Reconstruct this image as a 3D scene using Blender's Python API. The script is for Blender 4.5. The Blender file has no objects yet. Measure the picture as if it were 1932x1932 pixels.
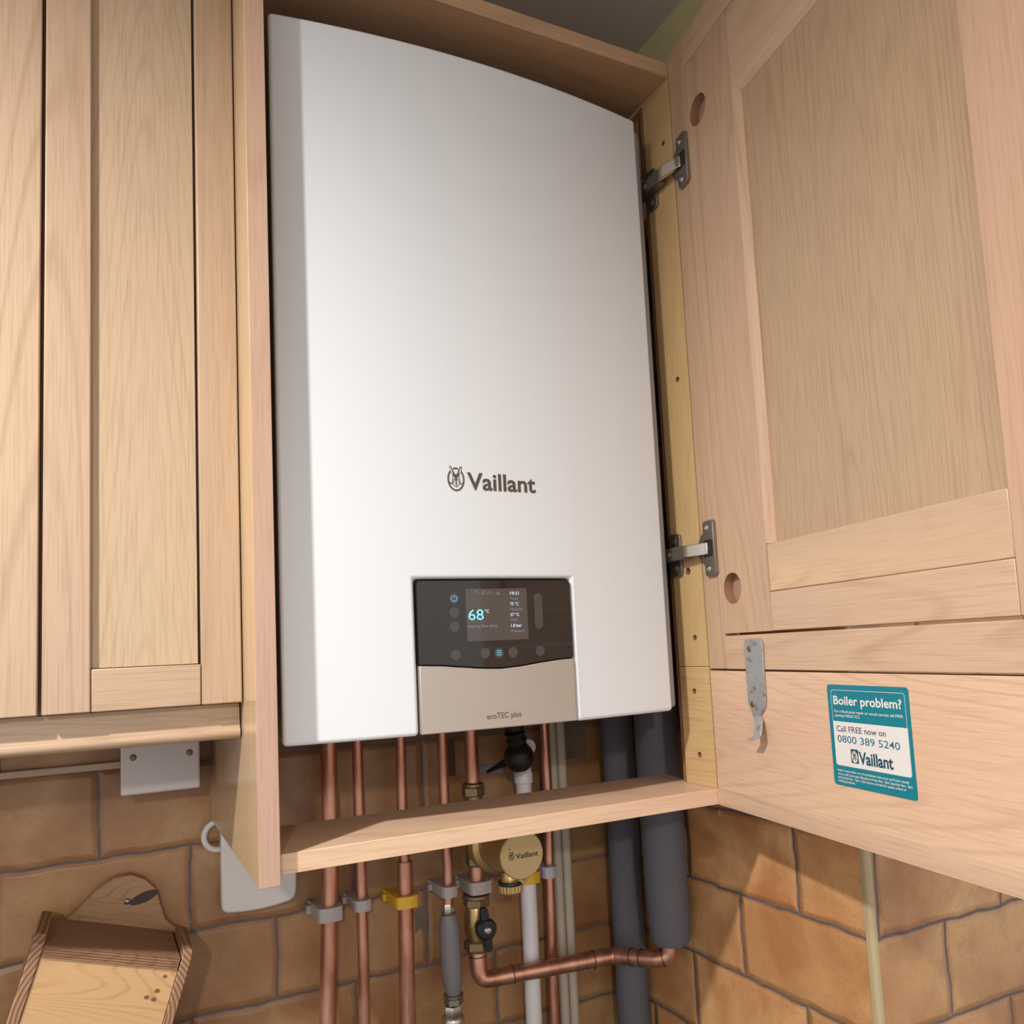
import bpy, bmesh, math, random
from mathutils import Vector, Matrix
random.seed(7)
C = bpy.context.scene.collection
sc = bpy.context.scene

# ------------------------------------------------------------------ camera
cam_d = bpy.data.cameras.new('camera')
cam_o = bpy.data.objects.new('camera', cam_d); C.objects.link(cam_o)
RT = Vector((0.8959753, -0.4415811, -0.04726947))
FW = Vector((0.44410357, 0.89101333, 0.09416618))
UP = RT.cross(FW).normalized()
cam_o.matrix_world = Matrix(((RT.x, UP.x, -FW.x, -0.1418), (RT.y, UP.y, -FW.y, -0.74175),
                             (RT.z, UP.z, -FW.z, 0.0782), (0, 0, 0, 1)))
cam_d.sensor_width = 36; cam_d.sensor_fit = 'HORIZONTAL'
cam_d.lens = 1531.256 / 1932 * 36
cam_d.shift_x = (966 - 963) / 1932
cam_d.shift_y = (1081.36 - 966) / 1932
cam_d.clip_start = 0.02
sc.camera = cam_o
sc.view_settings.view_transform = 'Standard'; sc.view_settings.look = 'None'
sc.view_settings.gamma = 1; sc.view_settings.use_curve_mapping = False
sc.view_settings.exposure = 0.0

# ------------------------------------------------------------------ light: a row of ceiling downlights and the room's bounce
w = bpy.data.worlds.new('room_bounce'); sc.world = w; w.use_nodes = True
_bg = w.node_tree.nodes['Background']; _bg.inputs[0].default_value = (1.0, 0.98, 0.965, 1)
_tc = w.node_tree.nodes.new('ShaderNodeTexCoord'); _sp = w.node_tree.nodes.new('ShaderNodeSeparateXYZ')
_mr = w.node_tree.nodes.new('ShaderNodeMapRange')            # the lower half of the room throws back less light than the upper half
w.node_tree.links.new(_tc.outputs['Generated'], _sp.inputs[0]); w.node_tree.links.new(_sp.outputs[2], _mr.inputs[0])
for _i, _v in ((1, -0.65), (2, 0.30), (3, 0.26), (4, 1.30)): _mr.inputs[_i].default_value = _v
w.node_tree.links.new(_mr.outputs[0], _bg.inputs[1])

def downlight(x, y, z, power, radius, size=176, blend=0.9, col=(1.0, 0.965, 0.92), aim=(0, 0, -1)):
    d = bpy.data.lights.new('downlight', 'SPOT'); d.energy = power; d.color = col
    d.shadow_soft_size = radius; d.spot_size = math.radians(size); d.spot_blend = blend
    o = bpy.data.objects.new('downlight', d); C.objects.link(o); o.location = (x, y, z)
    o.rotation_euler = Vector(aim).to_track_quat('-Z', 'Y').to_euler()
    return o
downlight(-0.757, -0.570, 0.911, 84, 0.028, blend=0.75)
downlight(-0.90, -2.90, 0.91, 75, 0.05, blend=0.3)

# ------------------------------------------------------------------ materials
def mat(name, col, rough=0.5, metal=0.0, spec=0.5, emit=None, emit_s=0.0, coat=0.0):
    m = bpy.data.materials.new(name); m.use_nodes = True
    b = m.node_tree.nodes['Principled BSDF']
    b.inputs['Base Color'].default_value = (*col, 1); b.inputs['Roughness'].default_value = rough
    b.inputs['Metallic'].default_value = metal; b.inputs['Specular IOR Level'].default_value = spec
    b.inputs['Coat Weight'].default_value = coat
    if emit: b.inputs['Emission Color'].default_value = (*emit, 1); b.inputs['Emission Strength'].default_value = emit_s
    return m

class NT:
    def __init__(s, m): s.t = m.node_tree; s.b = s.t.nodes['Principled BSDF']
    def n(s, typ, **kw):
        x = s.t.nodes.new(typ)
        for k, v in kw.items():
            if k.startswith('_'): setattr(x, k[1:], v)
            else:
                key = int(k[1:]) if k[0] == 'i' and k[1:].isdigit() else k.replace('__', ' ')
                x.inputs[key].default_value = v
        return x
    def l(s, a, b): s.t.links.new(a, b)
    def mix(s, fac, a, b, blend='MIX'):
        x = s.t.nodes.new('ShaderNodeMix'); x.data_type = 'RGBA'; x.blend_type = blend
        for v, i in ((fac, 0), (a, 6), (b, 7)):
            if hasattr(v, 'is_output'): s.l(v, x.inputs[i])
            elif i == 0: x.inputs[0].default_value = v
            else: x.inputs[i].default_value = (*v, 1)
        return x.outputs[2]
    def math(s, op, a, b=None):
        x = s.t.nodes.new('ShaderNodeMath'); x.operation = op
        for v, i in ((a, 0), (b, 1)):
            if v is None: continue
            if hasattr(v, 'is_output'): s.l(v, x.inputs[i])
            else: x.inputs[i].default_value = v
        return x.outputs[0]
    def ramp(s, fac, stops):
        x = s.t.nodes.new('ShaderNodeValToRGB'); s.l(fac, x.inputs[0])
        e = x.color_ramp.elements
        while len(e) < len(stops): e.new(0.5)
        for el, (p, c) in zip(e, stops):
            el.position = p; el.color = (c, c, c, 1) if isinstance(c, (int, float)) else (*c, 1)
        return x.outputs[0]
    def coords(s, scale, loc=(0, 0, 0), rot=(0, 0, 0)):
        tc = s.t.nodes.new('ShaderNodeTexCoord'); mp = s.t.nodes.new('ShaderNodeMapping')
        mp.inputs['Scale'].default_value = scale; mp.inputs['Location'].default_value = loc
        mp.inputs['Rotation'].default_value = rot
        s.l(tc.outputs['Object'], mp.inputs[0]); return mp.outputs[0]
    def noise(s, vec, scale=1.0, detail=2.0, rough=0.5, dist=0.0):
        x = s.t.nodes.new('ShaderNodeTexNoise'); s.l(vec, x.inputs['Vector'])
        x.inputs['Scale'].default_value = scale; x.inputs['Detail'].default_value = detail
        x.inputs['Roughness'].default_value = rough; x.inputs['Distortion'].default_value = dist
        return x.outputs['Fac']
    def bump(s, h, strength, dist):
        x = s.t.nodes.new('ShaderNodeBump'); x.inputs['Strength'].default_value = strength
        x.inputs['Distance'].default_value = dist; s.l(h, x.inputs['Height']); s.l(x.outputs[0], s.b.inputs['Normal'])

def wood(name, axis, light=(0.517, 0.367, 0.231), dark=(0.333, 0.209, 0.116), pink=(0.507, 0.346, 0.250), rings=1.0, ring_amt=0.45,
         fine_amt=0.34, seed=0.0, rough=0.42, across=9.0, along=1.1, cath=None):
    m = mat(name, light, rough); t = NT(m)
    def sc3(al, ac): return tuple(al if i == axis else ac for i in range(3))
    L = (seed * 1.37, seed * 2.11, seed * 0.73)
    big = t.noise(t.coords(sc3(along, across), L), 1, 0.6, 0.4, 0.25)
    ph = t.math('MULTIPLY', big, (14 + rings * 2.2) * 6.283)
    if cath:                                                  # nested arches of a flat-sawn board: (cross axis, centre, rings per metre along, rings per metre across)
        ax2, ctr, b_, g_ = cath
        sp = t.n('ShaderNodeSeparateXYZ'); t.l(t.coords((1, 1, 1)), sp.inputs[0])
        d = t.math('SUBTRACT', sp.outputs[ax2], ctr)
        d = t.math('SQRT', t.math('ADD', t.math('MULTIPLY', d, d), 0.00012))
        q_ = t.math('ADD', t.math('MULTIPLY', sp.outputs[axis], b_), t.math('MULTIPLY', d, g_))
        ph = t.math('MULTIPLY', t.math('ADD', q_, t.math('MULTIPLY', big, rings)), 6.283)
    s = t.math('SINE', ph)
    fade = t.ramp(t.noise(t.coords(sc3(2.5, 30), L), 1, 1.5, 0.5), [(0.36, 0.15), (0.66, 1.0)])
    ring = t.math('MULTIPLY', t.ramp(s, [(0.50, 0.0), (0.97, 0.85), (1.0, 1.0)]), fade)
    fine = t.ramp(t.noise(t.coords(sc3(16, 520), L), 1, 2.5, 0.6), [(0.47, 0.0), (0.68, 1.0)])
    tone = t.ramp(t.noise(t.coords(sc3(0.9, 7), (L[2], L[0], L[1])), 1, 1, 0.5), [(0.35, 0.0), (0.65, 1.0)])
    base = t.mix(tone, light, pink)
    c = t.mix(t.math('MULTIPLY', ring, ring_amt * 0.95), base, dark)
    c = t.mix(t.math('MULTIPLY', fine, fine_amt), c, dark)
    t.l(c, t.b.inputs['Base Color'])
    t.bump(fine, 0.12, 0.0006)
    return m

WX = wood('oak_along_x', 0, seed=1); WY = wood('oak_along_y', 1, seed=2); WZ = wood('oak_along_z', 2, seed=3)
WZ2 = wood('oak_panel_cathedral', 2, seed=9.4, rings=9, cath=(0, 0.079, 15.0, 120.0), ring_amt=0.42, across=8, along=0.9, light=(0.531, 0.399, 0.251), pink=(0.522, 0.377, 0.257))
WEDGE = wood('oak_edge_pink', 2, light=(0.578, 0.383, 0.275), pink=(0.539, 0.343, 0.257), dark=(0.404, 0.239, 0.163), ring_amt=0.3, seed=5)
WRAIL = wood('oak_rail', 0, light=(0.793, 0.548, 0.367), pink=(0.741, 0.476, 0.326), dark=(0.529, 0.316, 0.196), seed=6)
WBAT = wood('oak_batten', 2, light=(0.612, 0.414, 0.195), pink=(0.590, 0.386, 0.185), dark=(0.408, 0.236, 0.095), ring_amt=0.25, seed=7)
WBATX = wood('oak_batten_low', 1, light=(0.644, 0.429, 0.207), pink=(0.622, 0.408, 0.201), dark=(0.408, 0.236, 0.095), ring_amt=0.35, seed=8)
WLOW = wood('oak_low_panel', 0, light=(0.754, 0.514, 0.340), pink=(0.728, 0.473, 0.332), dark=(0.494, 0.292, 0.183), ring_amt=0.45, rings=8, cath=(2, -0.048, 12.0, 95.0), across=7, along=1.6, seed=4.2)
WDX = wood('oak_door_rail', 0, light=(0.640, 0.447, 0.290), pink=(0.618, 0.410, 0.290), dark=(0.416, 0.249, 0.145), seed=11)
WDZ = wood('oak_door_stile', 2, light=(0.583, 0.388, 0.244), pink=(0.572, 0.365, 0.250), dark=(0.392, 0.228, 0.131), seed=12)
WDP = wood('oak_door_panel', 2, light=(0.492, 0.341, 0.209), pink=(0.483, 0.326, 0.215), dark=(0.319, 0.191, 0.110), rings=6, ring_amt=0.4, fine_amt=0.42, across=16, seed=13)
PINE = wood('pine', 0, light=(0.62, 0.39, 0.19), dark=(0.40, 0.17, 0.05), pink=(0.60, 0.36, 0.17), rings=5, ring_amt=0.6, fine_amt=0.08, across=22, along=3.0, seed=21)
PINED = wood('pine_worn', 0, light=(0.30, 0.16, 0.085), dark=(0.12, 0.055, 0.03), pink=(0.27, 0.14, 0.08), rings=5, ring_amt=0.5, across=20, along=3, seed=23)
PINEB = wood('pine_back', 0, light=(0.40, 0.225, 0.11), dark=(0.17, 0.075, 0.035), pink=(0.37, 0.20, 0.10), rings=4, ring_amt=0.5, across=16, along=5, seed=25)
WHOLE = mat('hole_wood', (0.33, 0.17, 0.10), 0.7)
DARKHOLE = mat('hole_dark', (0.12, 0.06, 0.035), 0.8)

def end_grain():
    m = mat('pine_end_grain', (0.3, 0.16, 0.09), 0.6); t = NT(m)
    x = t.n('ShaderNodeTexWave', _wave_type='RINGS', _rings_direction='Y', Scale=75.0, Distortion=0.8, Detail=1.0)
    t.l(t.coords((1, 1, 1), (-0.02, 0, 0.09)), x.inputs['Vector'])
    t.l(t.mix(x.outputs['Fac'], (0.19, 0.085, 0.045), (0.42, 0.24, 0.13)), t.b.inputs['Base Color']); return m
ENDG = end_grain()

def tiles(name, ax, off, k=1.0):
    """rustic 200 x 100 mm tiles in half bond; ax = horizontal world axis of the wall"""
    m = mat(name, (0.3, 0.17, 0.08), 0.36); t = NT(m)
    tc = t.n('ShaderNodeTexCoord'); sep = t.n('ShaderNodeSeparateXYZ'); t.l(tc.outputs['Object'], sep.inputs[0])
    nv = t.coords((1, 1, 1))
    wob = t.n('ShaderNodeTexNoise', Scale=22.0, Detail=2.0); t.l(nv, wob.inputs['Vector'])
    ws = t.n('ShaderNodeSeparateXYZ'); t.l(wob.outputs['Color'], ws.inputs[0])
    hx = t.math('ADD', sep.outputs[ax], t.math('MULTIPLY', t.math('SUBTRACT', ws.outputs[0], 0.5), 0.009))
    hz = t.math('ADD', sep.outputs[2], t.math('MULTIPLY', t.math('SUBTRACT', ws.outputs[1], 0.5), 0.010))
    cmb = t.n('ShaderNodeCombineXYZ')
    t.l(t.math('ADD', hx, off), cmb.inputs[0]); t.l(t.math('ADD', hz, 0.1397), cmb.inputs[1])
    br = t.n('ShaderNodeTexBrick', Scale=1.0, Mortar__Size=0.0021, Mortar__Smooth=0.35, Brick__Width=0.2, Row__Height=0.1005,
             Color1=(0.0, 0.0, 0.0, 1), Color2=(1, 1, 1, 1), Mortar=(0.5, 0.5, 0.5, 1))
    br.offset = 0.5; br.offset_frequency = 2
    t.l(cmb.outputs[0], br.inputs['Vector'])
    cloud = t.ramp(t.noise(nv, 9, 4, 0.55, 0.5), [(0.34, 0.0), (0.64, 1.0)])
    spk = t.ramp(t.noise(nv, 260, 2, 0.6), [(0.3, 0.0), (0.75, 1.0)])
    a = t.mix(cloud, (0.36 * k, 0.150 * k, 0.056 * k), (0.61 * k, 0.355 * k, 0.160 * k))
    a = t.mix(t.math('MULTIPLY', br.outputs['Color'], 0.42), a, (0.42, 0.22, 0.09))
    a = t.mix(t.math('MULTIPLY', spk, 0.24), a, (0.24, 0.12, 0.06))
    fleck = t.ramp(t.noise(nv, 34, 5, 0.65, 0.3), [(0.52, 0.0), (0.74, 1.0)])
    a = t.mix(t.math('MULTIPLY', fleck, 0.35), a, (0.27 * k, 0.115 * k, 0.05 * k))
    # broad bare-joint darkening beside each joint: a second brick pattern with a wide soft mortar
    b2 = t.n('ShaderNodeTexBrick', Scale=1.0, Mortar__Size=0.0085, Mortar__Smooth=1.0, Brick__Width=0.2, Row__Height=0.1005)
    b2.offset = 0.5; b2.offset_frequency = 2; t.l(cmb.outputs[0], b2.inputs['Vector'])
    a = t.mix(t.math('MULTIPLY', b2.outputs['Fac'], 0.45), a, (0.20, 0.095, 0.045))
    gro = t.mix(t.noise(nv, 90, 3), (0.10, 0.066, 0.058), (0.22, 0.155, 0.14))
    t.l(t.mix(br.outputs['Fac'], a, gro), t.b.inputs['Base Color'])
    hgt = t.math('SUBTRACT', t.math('MULTIPLY', t.noise(nv, 30, 2), 0.12), t.math('MULTIPLY', b2.outputs['Fac'], 1.0))
    t.bump(hgt, 0.6, 0.004)
    t.l(t.ramp(br.outputs['Fac'], [(0.0, 0.38), (1.0, 0.85)]), t.b.inputs['Roughness'])
    return m
TILE_B = tiles('rustic_tiles_back_shaded', 0, 0.0526, 0.78); TILE_R = tiles('rustic_tiles_right_lit', 1, 0.0168, 1.5)  # light and shade put into the tile colour: back wall darker, right wall brighter
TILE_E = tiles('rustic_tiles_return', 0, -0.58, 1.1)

def paint(name, c1, c2, scale=9):
    m = mat(name, c1, 0.7); t = NT(m)
    t.l(t.mix(t.noise(t.coords((1, 1, 1)), scale, 4), c1, c2), t.b.inputs['Base Color']); return m
YELLOW = paint('pale_yellow_paint', (0.72, 0.64, 0.36), (0.64, 0.56, 0.30))
CEIL = paint('ceiling_paint', (0.66, 0.62, 0.58), (0.60, 0.56, 0.52))
PLASTER = paint('bare_plaster', (0.25, 0.18, 0.125), (0.13, 0.085, 0.06), 60)
FLOORM = paint('floor_vinyl', (0.42, 0.36, 0.30), (0.36, 0.30, 0.25))

WHITE = mat('white_enamel', (0.745, 0.775, 0.81), 0.33, spec=0.4)
GREYM = mat('grey_casing', (0.30, 0.31, 0.33), 0.3)
GLASS = mat('black_glass', (0.016, 0.013, 0.012), 0.07, spec=0.6)
GASKET = mat('black_gasket', (0.01, 0.01, 0.01), 0.5)
SCREEN = mat('screen', (0.03, 0.025, 0.022), 0.1, emit=(0.075, 0.058, 0.050), emit_s=0.75)
BTN = mat('touch_button', (0.05, 0.043, 0.04), 0.3, emit=(0.06, 0.055, 0.052), emit_s=0.3)
CYAN = mat('lit_cyan', (0.02, 0.1, 0.15), 0.4, emit=(0.10, 0.62, 0.80), emit_s=0.95)
BLUE = mat('lit_digits', (0.05, 0.2, 0.3), 0.4, emit=(0.22, 0.70, 1.0), emit_s=1.1)
LITW = mat('lit_white', (0.2, 0.2, 0.2), 0.4, emit=(0.60, 0.80, 0.95), emit_s=0.95)
LITG = mat('lit_grey', (0.1, 0.1, 0.1), 0.4, emit=(0.20, 0.20, 0.26), emit_s=0.8)
TAUPE = mat('taupe_silver', (0.46, 0.405, 0.36), 0.38, metal=0.25)
INK = mat('brown_ink', (0.095, 0.072, 0.055), 0.5)
def copper_m():
    m = mat('copper', (0.62, 0.30, 0.20), 0.34, metal=0.85); t = NT(m)
    a = t.noise(t.coords((1, 1, 0.25)), 60, 3, 0.6)
    t.l(t.mix(t.ramp(a, [(0.35, 0.0), (0.65, 1.0)]), (0.50, 0.22, 0.15), (0.70, 0.37, 0.25)), t.b.inputs['Base Color'])
    t.l(t.ramp(a, [(0.3, 0.30), (0.7, 0.46)]), t.b.inputs['Roughness']); return m
COPPER = copper_m()
JOINT = mat('solder_line', (0.14, 0.06, 0.045), 0.5, metal=0.6)
BRASS = mat('brass', (0.55, 0.38, 0.16), 0.36, metal=0.8)
BRASSD = mat('brass_dull', (0.28, 0.20, 0.11), 0.42, metal=0.75)
STEEL = mat('steel', (0.55, 0.52, 0.48), 0.3, metal=0.9)
STEELD = mat('dull_steel', (0.30, 0.27, 0.245), 0.38, metal=0.85)
CHROME = mat('chrome', (0.72, 0.70, 0.66), 0.16, metal=1.0)
def galv_m():
    m = mat('galvanised_steel', (0.36, 0.355, 0.35), 0.5, metal=0.35); t = NT(m)
    a = t.ramp(t.noise(t.coords((1, 1, 1)), 130, 3, 0.6), [(0.56, 0.0), (0.70, 1.0)])
    t.l(t.mix(a, (0.38, 0.375, 0.37), (0.20, 0.18, 0.165)), t.b.inputs['Base Color']); return m
GALV = galv_m()
BLACKP = mat('black_plastic', (0.012, 0.012, 0.012), 0.4)
WPLAST = mat('white_plastic', (0.74, 0.70, 0.70), 0.4)
JUG = mat('jug_plastic', (0.70, 0.655, 0.62), 0.35)
CLIPG = mat('clip_plastic', (0.42, 0.36, 0.35), 0.45)
CLIPY = mat('yellow_plastic', (0.72, 0.42, 0.03), 0.4)
BOXW = mat('box_plastic', (0.66, 0.60, 0.60), 0.35)
CREAM = paint('cream_paint', (0.50, 0.43, 0.34), (0.42, 0.35, 0.27), 40)
GREYH = mat('grey_sleeve', (0.20, 0.185, 0.19), 0.45)
def foam_m():
    m = mat('grey_foam', (0.13, 0.125, 0.14), 0.85, spec=0.25); t = NT(m)
    a = t.noise(t.coords((1, 1, 1)), 420, 2, 0.6)
    t.l(t.mix(a, (0.10, 0.095, 0.11), (0.17, 0.165, 0.185)), t.b.inputs['Base Color']); t.bump(a, 0.35, 0.001); return m
FOAM = foam_m()
TEAL = mat('sticker_teal', (0.004, 0.205, 0.265), 0.4)
STW = mat('sticker_white', (0.78, 0.74, 0.72), 0.4)
STT = mat('sticker_dark', (0.01, 0.075, 0.10), 0.4)
STN = mat('sticker_number', (0.02, 0.17, 0.24), 0.4)
STB = mat('sticker_brown', (0.06, 0.035, 0.035), 0.4)
TRIMM = mat('corner_trim_cream', (0.47, 0.38, 0.22), 0.35)

# ------------------------------------------------------------------ mesh helpers
def box(bm, x0, x1, y0, y1, z0, z1, mi=0):
    v = [bm.verts.new((x, y, z)) for x in (x0, x1) for y in (y0, y1) for z in (z0, z1)]
    for f in ((0, 1, 3, 2), (4, 6, 7, 5), (0, 4, 5, 1), (2, 3, 7, 6), (0, 2, 6, 4), (1, 5, 7, 3)):
        bm.faces.new([v[i] for i in f]).material_index = mi

def tube(bm, pts, r, seg=24, mi=0, caps=True):
    pts = [Vector(p) for p in pts]; n = len(pts)
    rs = r if isinstance(r, (list, tuple)) else [r] * n
    tg = [(pts[min(i + 1, n - 1)] - pts[max(i - 1, 0)]).normalized() for i in range(n)]
    for i in range(n):                                    # repeated points (steps in radius) take the neighbour's direction
        if tg[i].length < 0.5: tg[i] = tg[i - 1]
    u = tg[0].orthogonal().normalized(); rings = []
    for i in range(n):
        u = (u - tg[i] * u.dot(tg[i])).normalized(); v = tg[i].cross(u)
        rings.append([bm.verts.new(pts[i] + (u * math.cos(a) + v * math.sin(a)) * rs[i])
                      for a in (2 * math.pi * k / seg for k in range(seg))])
    for i in range(n - 1):
        for k in range(seg):
            f = bm.faces.new((rings[i][k], rings[i][(k + 1) % seg], rings[i + 1][(k + 1) % seg], rings[i + 1][k])); f.material_index = mi
    if caps:
        bm.faces.new(rings[0][::-1]).material_index = mi; bm.faces.new(rings[-1]).material_index = mi

def turned(bm, o, axis, prof, seg=32, mi=0):              # prof: (radius, distance along axis)
    o = Vector(o); a = Vector(axis).normalized()
    u = a.orthogonal().normalized(); v = a.cross(u); rings = []
    for r, h in prof:
        rings.append([bm.verts.new(o + a * h + (u * math.cos(t) + v * math.sin(t)) * max(r, 1e-5)) for t in (2 * math.pi * k / seg for k in range(seg))])
    for i in range(len(rings) - 1):
        for k in range(seg):
            bm.faces.new((rings[i][k], rings[i][(k + 1) % seg], rings[i + 1][(k + 1) % seg], rings[i + 1][k])).material_index = mi
    bm.faces.new(rings[0][::-1]).material_index = mi; bm.faces.new(rings[-1]).material_index = mi

def prism(bm, outline, f0, f1, mi=0):
    a = [bm.verts.new(f0(*p)) for p in outline]; b = [bm.verts.new(f1(*p)) for p in outline]
    n = len(outline)
    bm.faces.new(a).material_index = mi; bm.faces.new(b[::-1]).material_index = mi
    for i in range(n): bm.faces.new((a[i], b[i], b[(i + 1) % n], a[(i + 1) % n])).material_index = mi

def hexnut(bm, o, axis, r, h, mi=0, rot=0.0):
    o = Vector(o); a = Vector(axis).normalized(); u = a.orthogonal().normalized(); v = a.cross(u)
    prof = ((0.90, 0.0), (1.0, 0.12), (1.0, 0.88), (0.90, 1.0)); rings = []
    for k, t in prof:
        rings.append([bm.verts.new(o + a * h * t + (u * math.cos(q) + v * math.sin(q)) * r * k) for q in (rot + math.pi / 3 * i for i in range(6))])
    for i in range(3):
        for k in range(6): bm.faces.new((rings[i][k], rings[i][(k + 1) % 6], rings[i + 1][(k + 1) % 6], rings[i + 1][k])).material_index = mi
    bm.faces.new(rings[0][::-1]).material_index = mi; bm.faces.new(rings[-1]).material_index = mi

def ell(cx, cz, rx, rz, n=32, a0=0.0, a1=2 * math.pi):
    full = abs(a1 - a0 - 2 * math.pi) < 1e-6
    return [(cx + rx * math.cos(a0 + (a1 - a0) * i / (n if full else n - 1)), cz + rz * math.sin(a0 + (a1 - a0) * i / (n if full else n - 1))) for i in range(n)]

def rrect(x0, x1, z0, z1, r, n=6):
    out = []
    for cx, cz, a in ((x1 - r, z1 - r, 0), (x0 + r, z1 - r, 90), (x0 + r, z0 + r, 180), (x1 - r, z0 + r, 270)):
        out += [(cx + r * math.cos(math.radians(a + 90 * i / n)), cz + r * math.sin(math.radians(a + 90 * i / n))) for i in range(n + 1)]
    return out

def flat(bm, outline, f, mi=0):
    bm.faces.new([bm.verts.new(f(*p)) for p in outline]).material_index = mi

def ringface(bm, outer, inner, f, mi=0):
    a = [bm.verts.new(f(*p)) for p in outer]; b = [bm.verts.new(f(*p)) for p in inner]; n = len(a)
    for i in range(n): bm.faces.new((a[i], a[(i + 1) % n], b[(i + 1) % n], b[i])).material_index = mi

def stroke(bm, pts, wd, f, mi=0):
    for (x0, z0), (x1, z1) in zip(pts[:-1], pts[1:]):
        d = math.hypot(x1 - x0, z1 - z0) or 1e-9; nx, nz = -(z1 - z0) / d * wd / 2, (x1 - x0) / d * wd / 2
        bm.faces.new([bm.verts.new(f(*p)) for p in ((x0 + nx, z0 + nz), (x1 + nx, z1 + nz), (x1 - nx, z1 - nz), (x0 - nx, z0 - nz))]).material_index = mi

def lettering(bm, s, x0, x1, z0, z1, f, mi=0, bold=0.0, cap=0.727):
    """s printed between x0 and x1, baseline at z0 and capitals reaching z1"""
    cu = bpy.data.curves.new('lettering', 'FONT'); cu.body = s; cu.size = 1; cu.offset = bold; cu.resolution_u = 3
    o = bpy.data.objects.new('lettering', cu); C.objects.link(o)
    me = bpy.data.meshes.new_from_object(o.evaluated_get(bpy.context.evaluated_depsgraph_get()))
    C.objects.unlink(o); bpy.data.objects.remove(o); bpy.data.curves.remove(cu)
    xs = [v.co.x for v in me.vertices]
    if xs:
        a, b = min(xs), max(xs)
        vs = [bm.verts.new(f(x0 + (v.co.x - a) / (b - a) * (x1 - x0), z0 + v.co.y / cap * (z1 - z0))) for v in me.vertices]
        for p in me.polygons:
            try: bm.faces.new([vs[i] for i in p.vertices]).material_index = mi
            except ValueError: pass
    bpy.data.meshes.remove(me)

def obj(name, bm, mats, parent=None, bevel=0.0, seg=2, smooth=True, label=None, loc=None, doubles=False, normals=True):
    if doubles: bmesh.ops.remove_doubles(bm, verts=bm.verts, dist=1e-6)
    if normals: bmesh.ops.recalc_face_normals(bm, faces=bm.faces)
    me = bpy.data.meshes.new(name); bm.to_mesh(me); bm.free()
    for m in (mats if isinstance(mats, (list, tuple)) else [mats]): me.materials.append(m)
    if smooth:
        me.polygons.foreach_set('use_smooth', [True] * len(me.polygons))
        me.set_sharp_from_angle(angle=math.radians(38))
    o = bpy.data.objects.new(name, me); C.objects.link(o)
    if parent: o.parent = parent
    if loc: o.location = loc
    if bevel:
        b = o.modifiers.new('soft_edges', 'BEVEL'); b.width = bevel; b.segments = seg; b.limit_method = 'ANGLE'; b.angle_limit = math.radians(50)
    if label: o['label'] = label
    return o

def tag(o, label, cat, group=None):
    o['label'] = label; o['category'] = cat
    if group: o['group'] = group
    return o
def thing(name, label, cat, loc=(0, 0, 0), rot=(0, 0, 0), group=None):
    o = bpy.data.objects.new(name, None); o.empty_display_size = 0.02; C.objects.link(o)
    o.location = loc; o.rotation_euler = rot
    return tag(o, label, cat, group)
def hold(name, parent, loc=(0, 0, 0), rot=(0, 0, 0), label=None):       # an Empty for a part that has pieces of its own
    o = bpy.data.objects.new(name, None); o.empty_display_size = 0.02; C.objects.link(o)
    o.parent = parent; o.location = loc; o.rotation_euler = rot
    if label: o['label'] = label
    return o
def struct(name, bm, m):
    o = obj(name, bm, m, smooth=False); o['kind'] = 'structure'; return o
def NB(): return bmesh.new()

def plate(bm, o, ex, ey, en, w0, w1, h0, h1, th, holes, mi=0, mi_wall=1, mi_bot=2):
    """board face in the plane (ex, ey) with real round holes (cx, cy, r, depth); the board goes th behind the face (en points out)"""
    o, ex, ey, en = Vector(o), Vector(ex), Vector(ey), Vector(en)
    P = lambda a, b, d=0.0: bm.verts.new(o + ex * a + ey * b - en * d)
    def F(vs, m): bm.faces.new(vs).material_index = m
    cuts = [h0]; holes = sorted(holes, key=lambda q: q[1])
    for i, (cx, cy, r, dp) in enumerate(holes):
        lo, hi = cy - r * 1.6, cy + r * 1.6
        if lo > cuts[-1]: F([P(w0, cuts[-1]), P(w1, cuts[-1]), P(w1, lo), P(w0, lo)], mi)
        else: lo = cuts[-1]
        K = 28; ang = [2 * math.pi * k / K for k in range(K)]
        def edge(a):
            dx, dy = math.cos(a), math.sin(a); t = 1e9
            if dx > 1e-9: t = min(t, (w1 - cx) / dx)
            if dx < -1e-9: t = min(t, (w0 - cx) / dx)
            if dy > 1e-9: t = min(t, (hi - cy) / dy)
            if dy < -1e-9: t = min(t, (lo - cy) / dy)
            return (cx + dx * t, cy + dy * t)
        corners = [(math.atan2(y - cy, x - cx) % (2 * math.pi), (x, y)) for x in (w0, w1) for y in (lo, hi)]
        rim = [P(cx + r * math.cos(a), cy + r * math.sin(a)) for a in ang]
        bot = [P(cx + r * math.cos(a), cy + r * math.sin(a), dp) for a in ang]
        for k in range(K):
            a0, a1 = ang[k], ang[k] + 2 * math.pi / K
            ext = [P(*edge(a1))] + [P(*c) for q, c in sorted(corners, reverse=True) if a0 + 1e-6 < q < a1 - 1e-6] + [P(*edge(a0))]
            F([rim[k], rim[(k + 1) % K]] + ext, mi)
            F([rim[k], bot[k], bot[(k + 1) % K], rim[(k + 1) % K]], mi_wall)
        F(bot, mi_bot); cuts.append(hi)
    F([P(w0, cuts[-1]), P(w1, cuts[-1]), P(w1, h1), P(w0, h1)], mi)
    for a, b in (((w0, h0), (w1, h0)), ((w1, h0), (w1, h1)), ((w1, h1), (w0, h1)), ((w0, h1), (w0, h0))):
        F([P(*a), P(*b), P(*b, th), P(*a, th)], mi)
    F([P(w0, h0, th), P(w0, h1, th), P(w1, h1, th), P(w1, h0, th)], mi)

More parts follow.
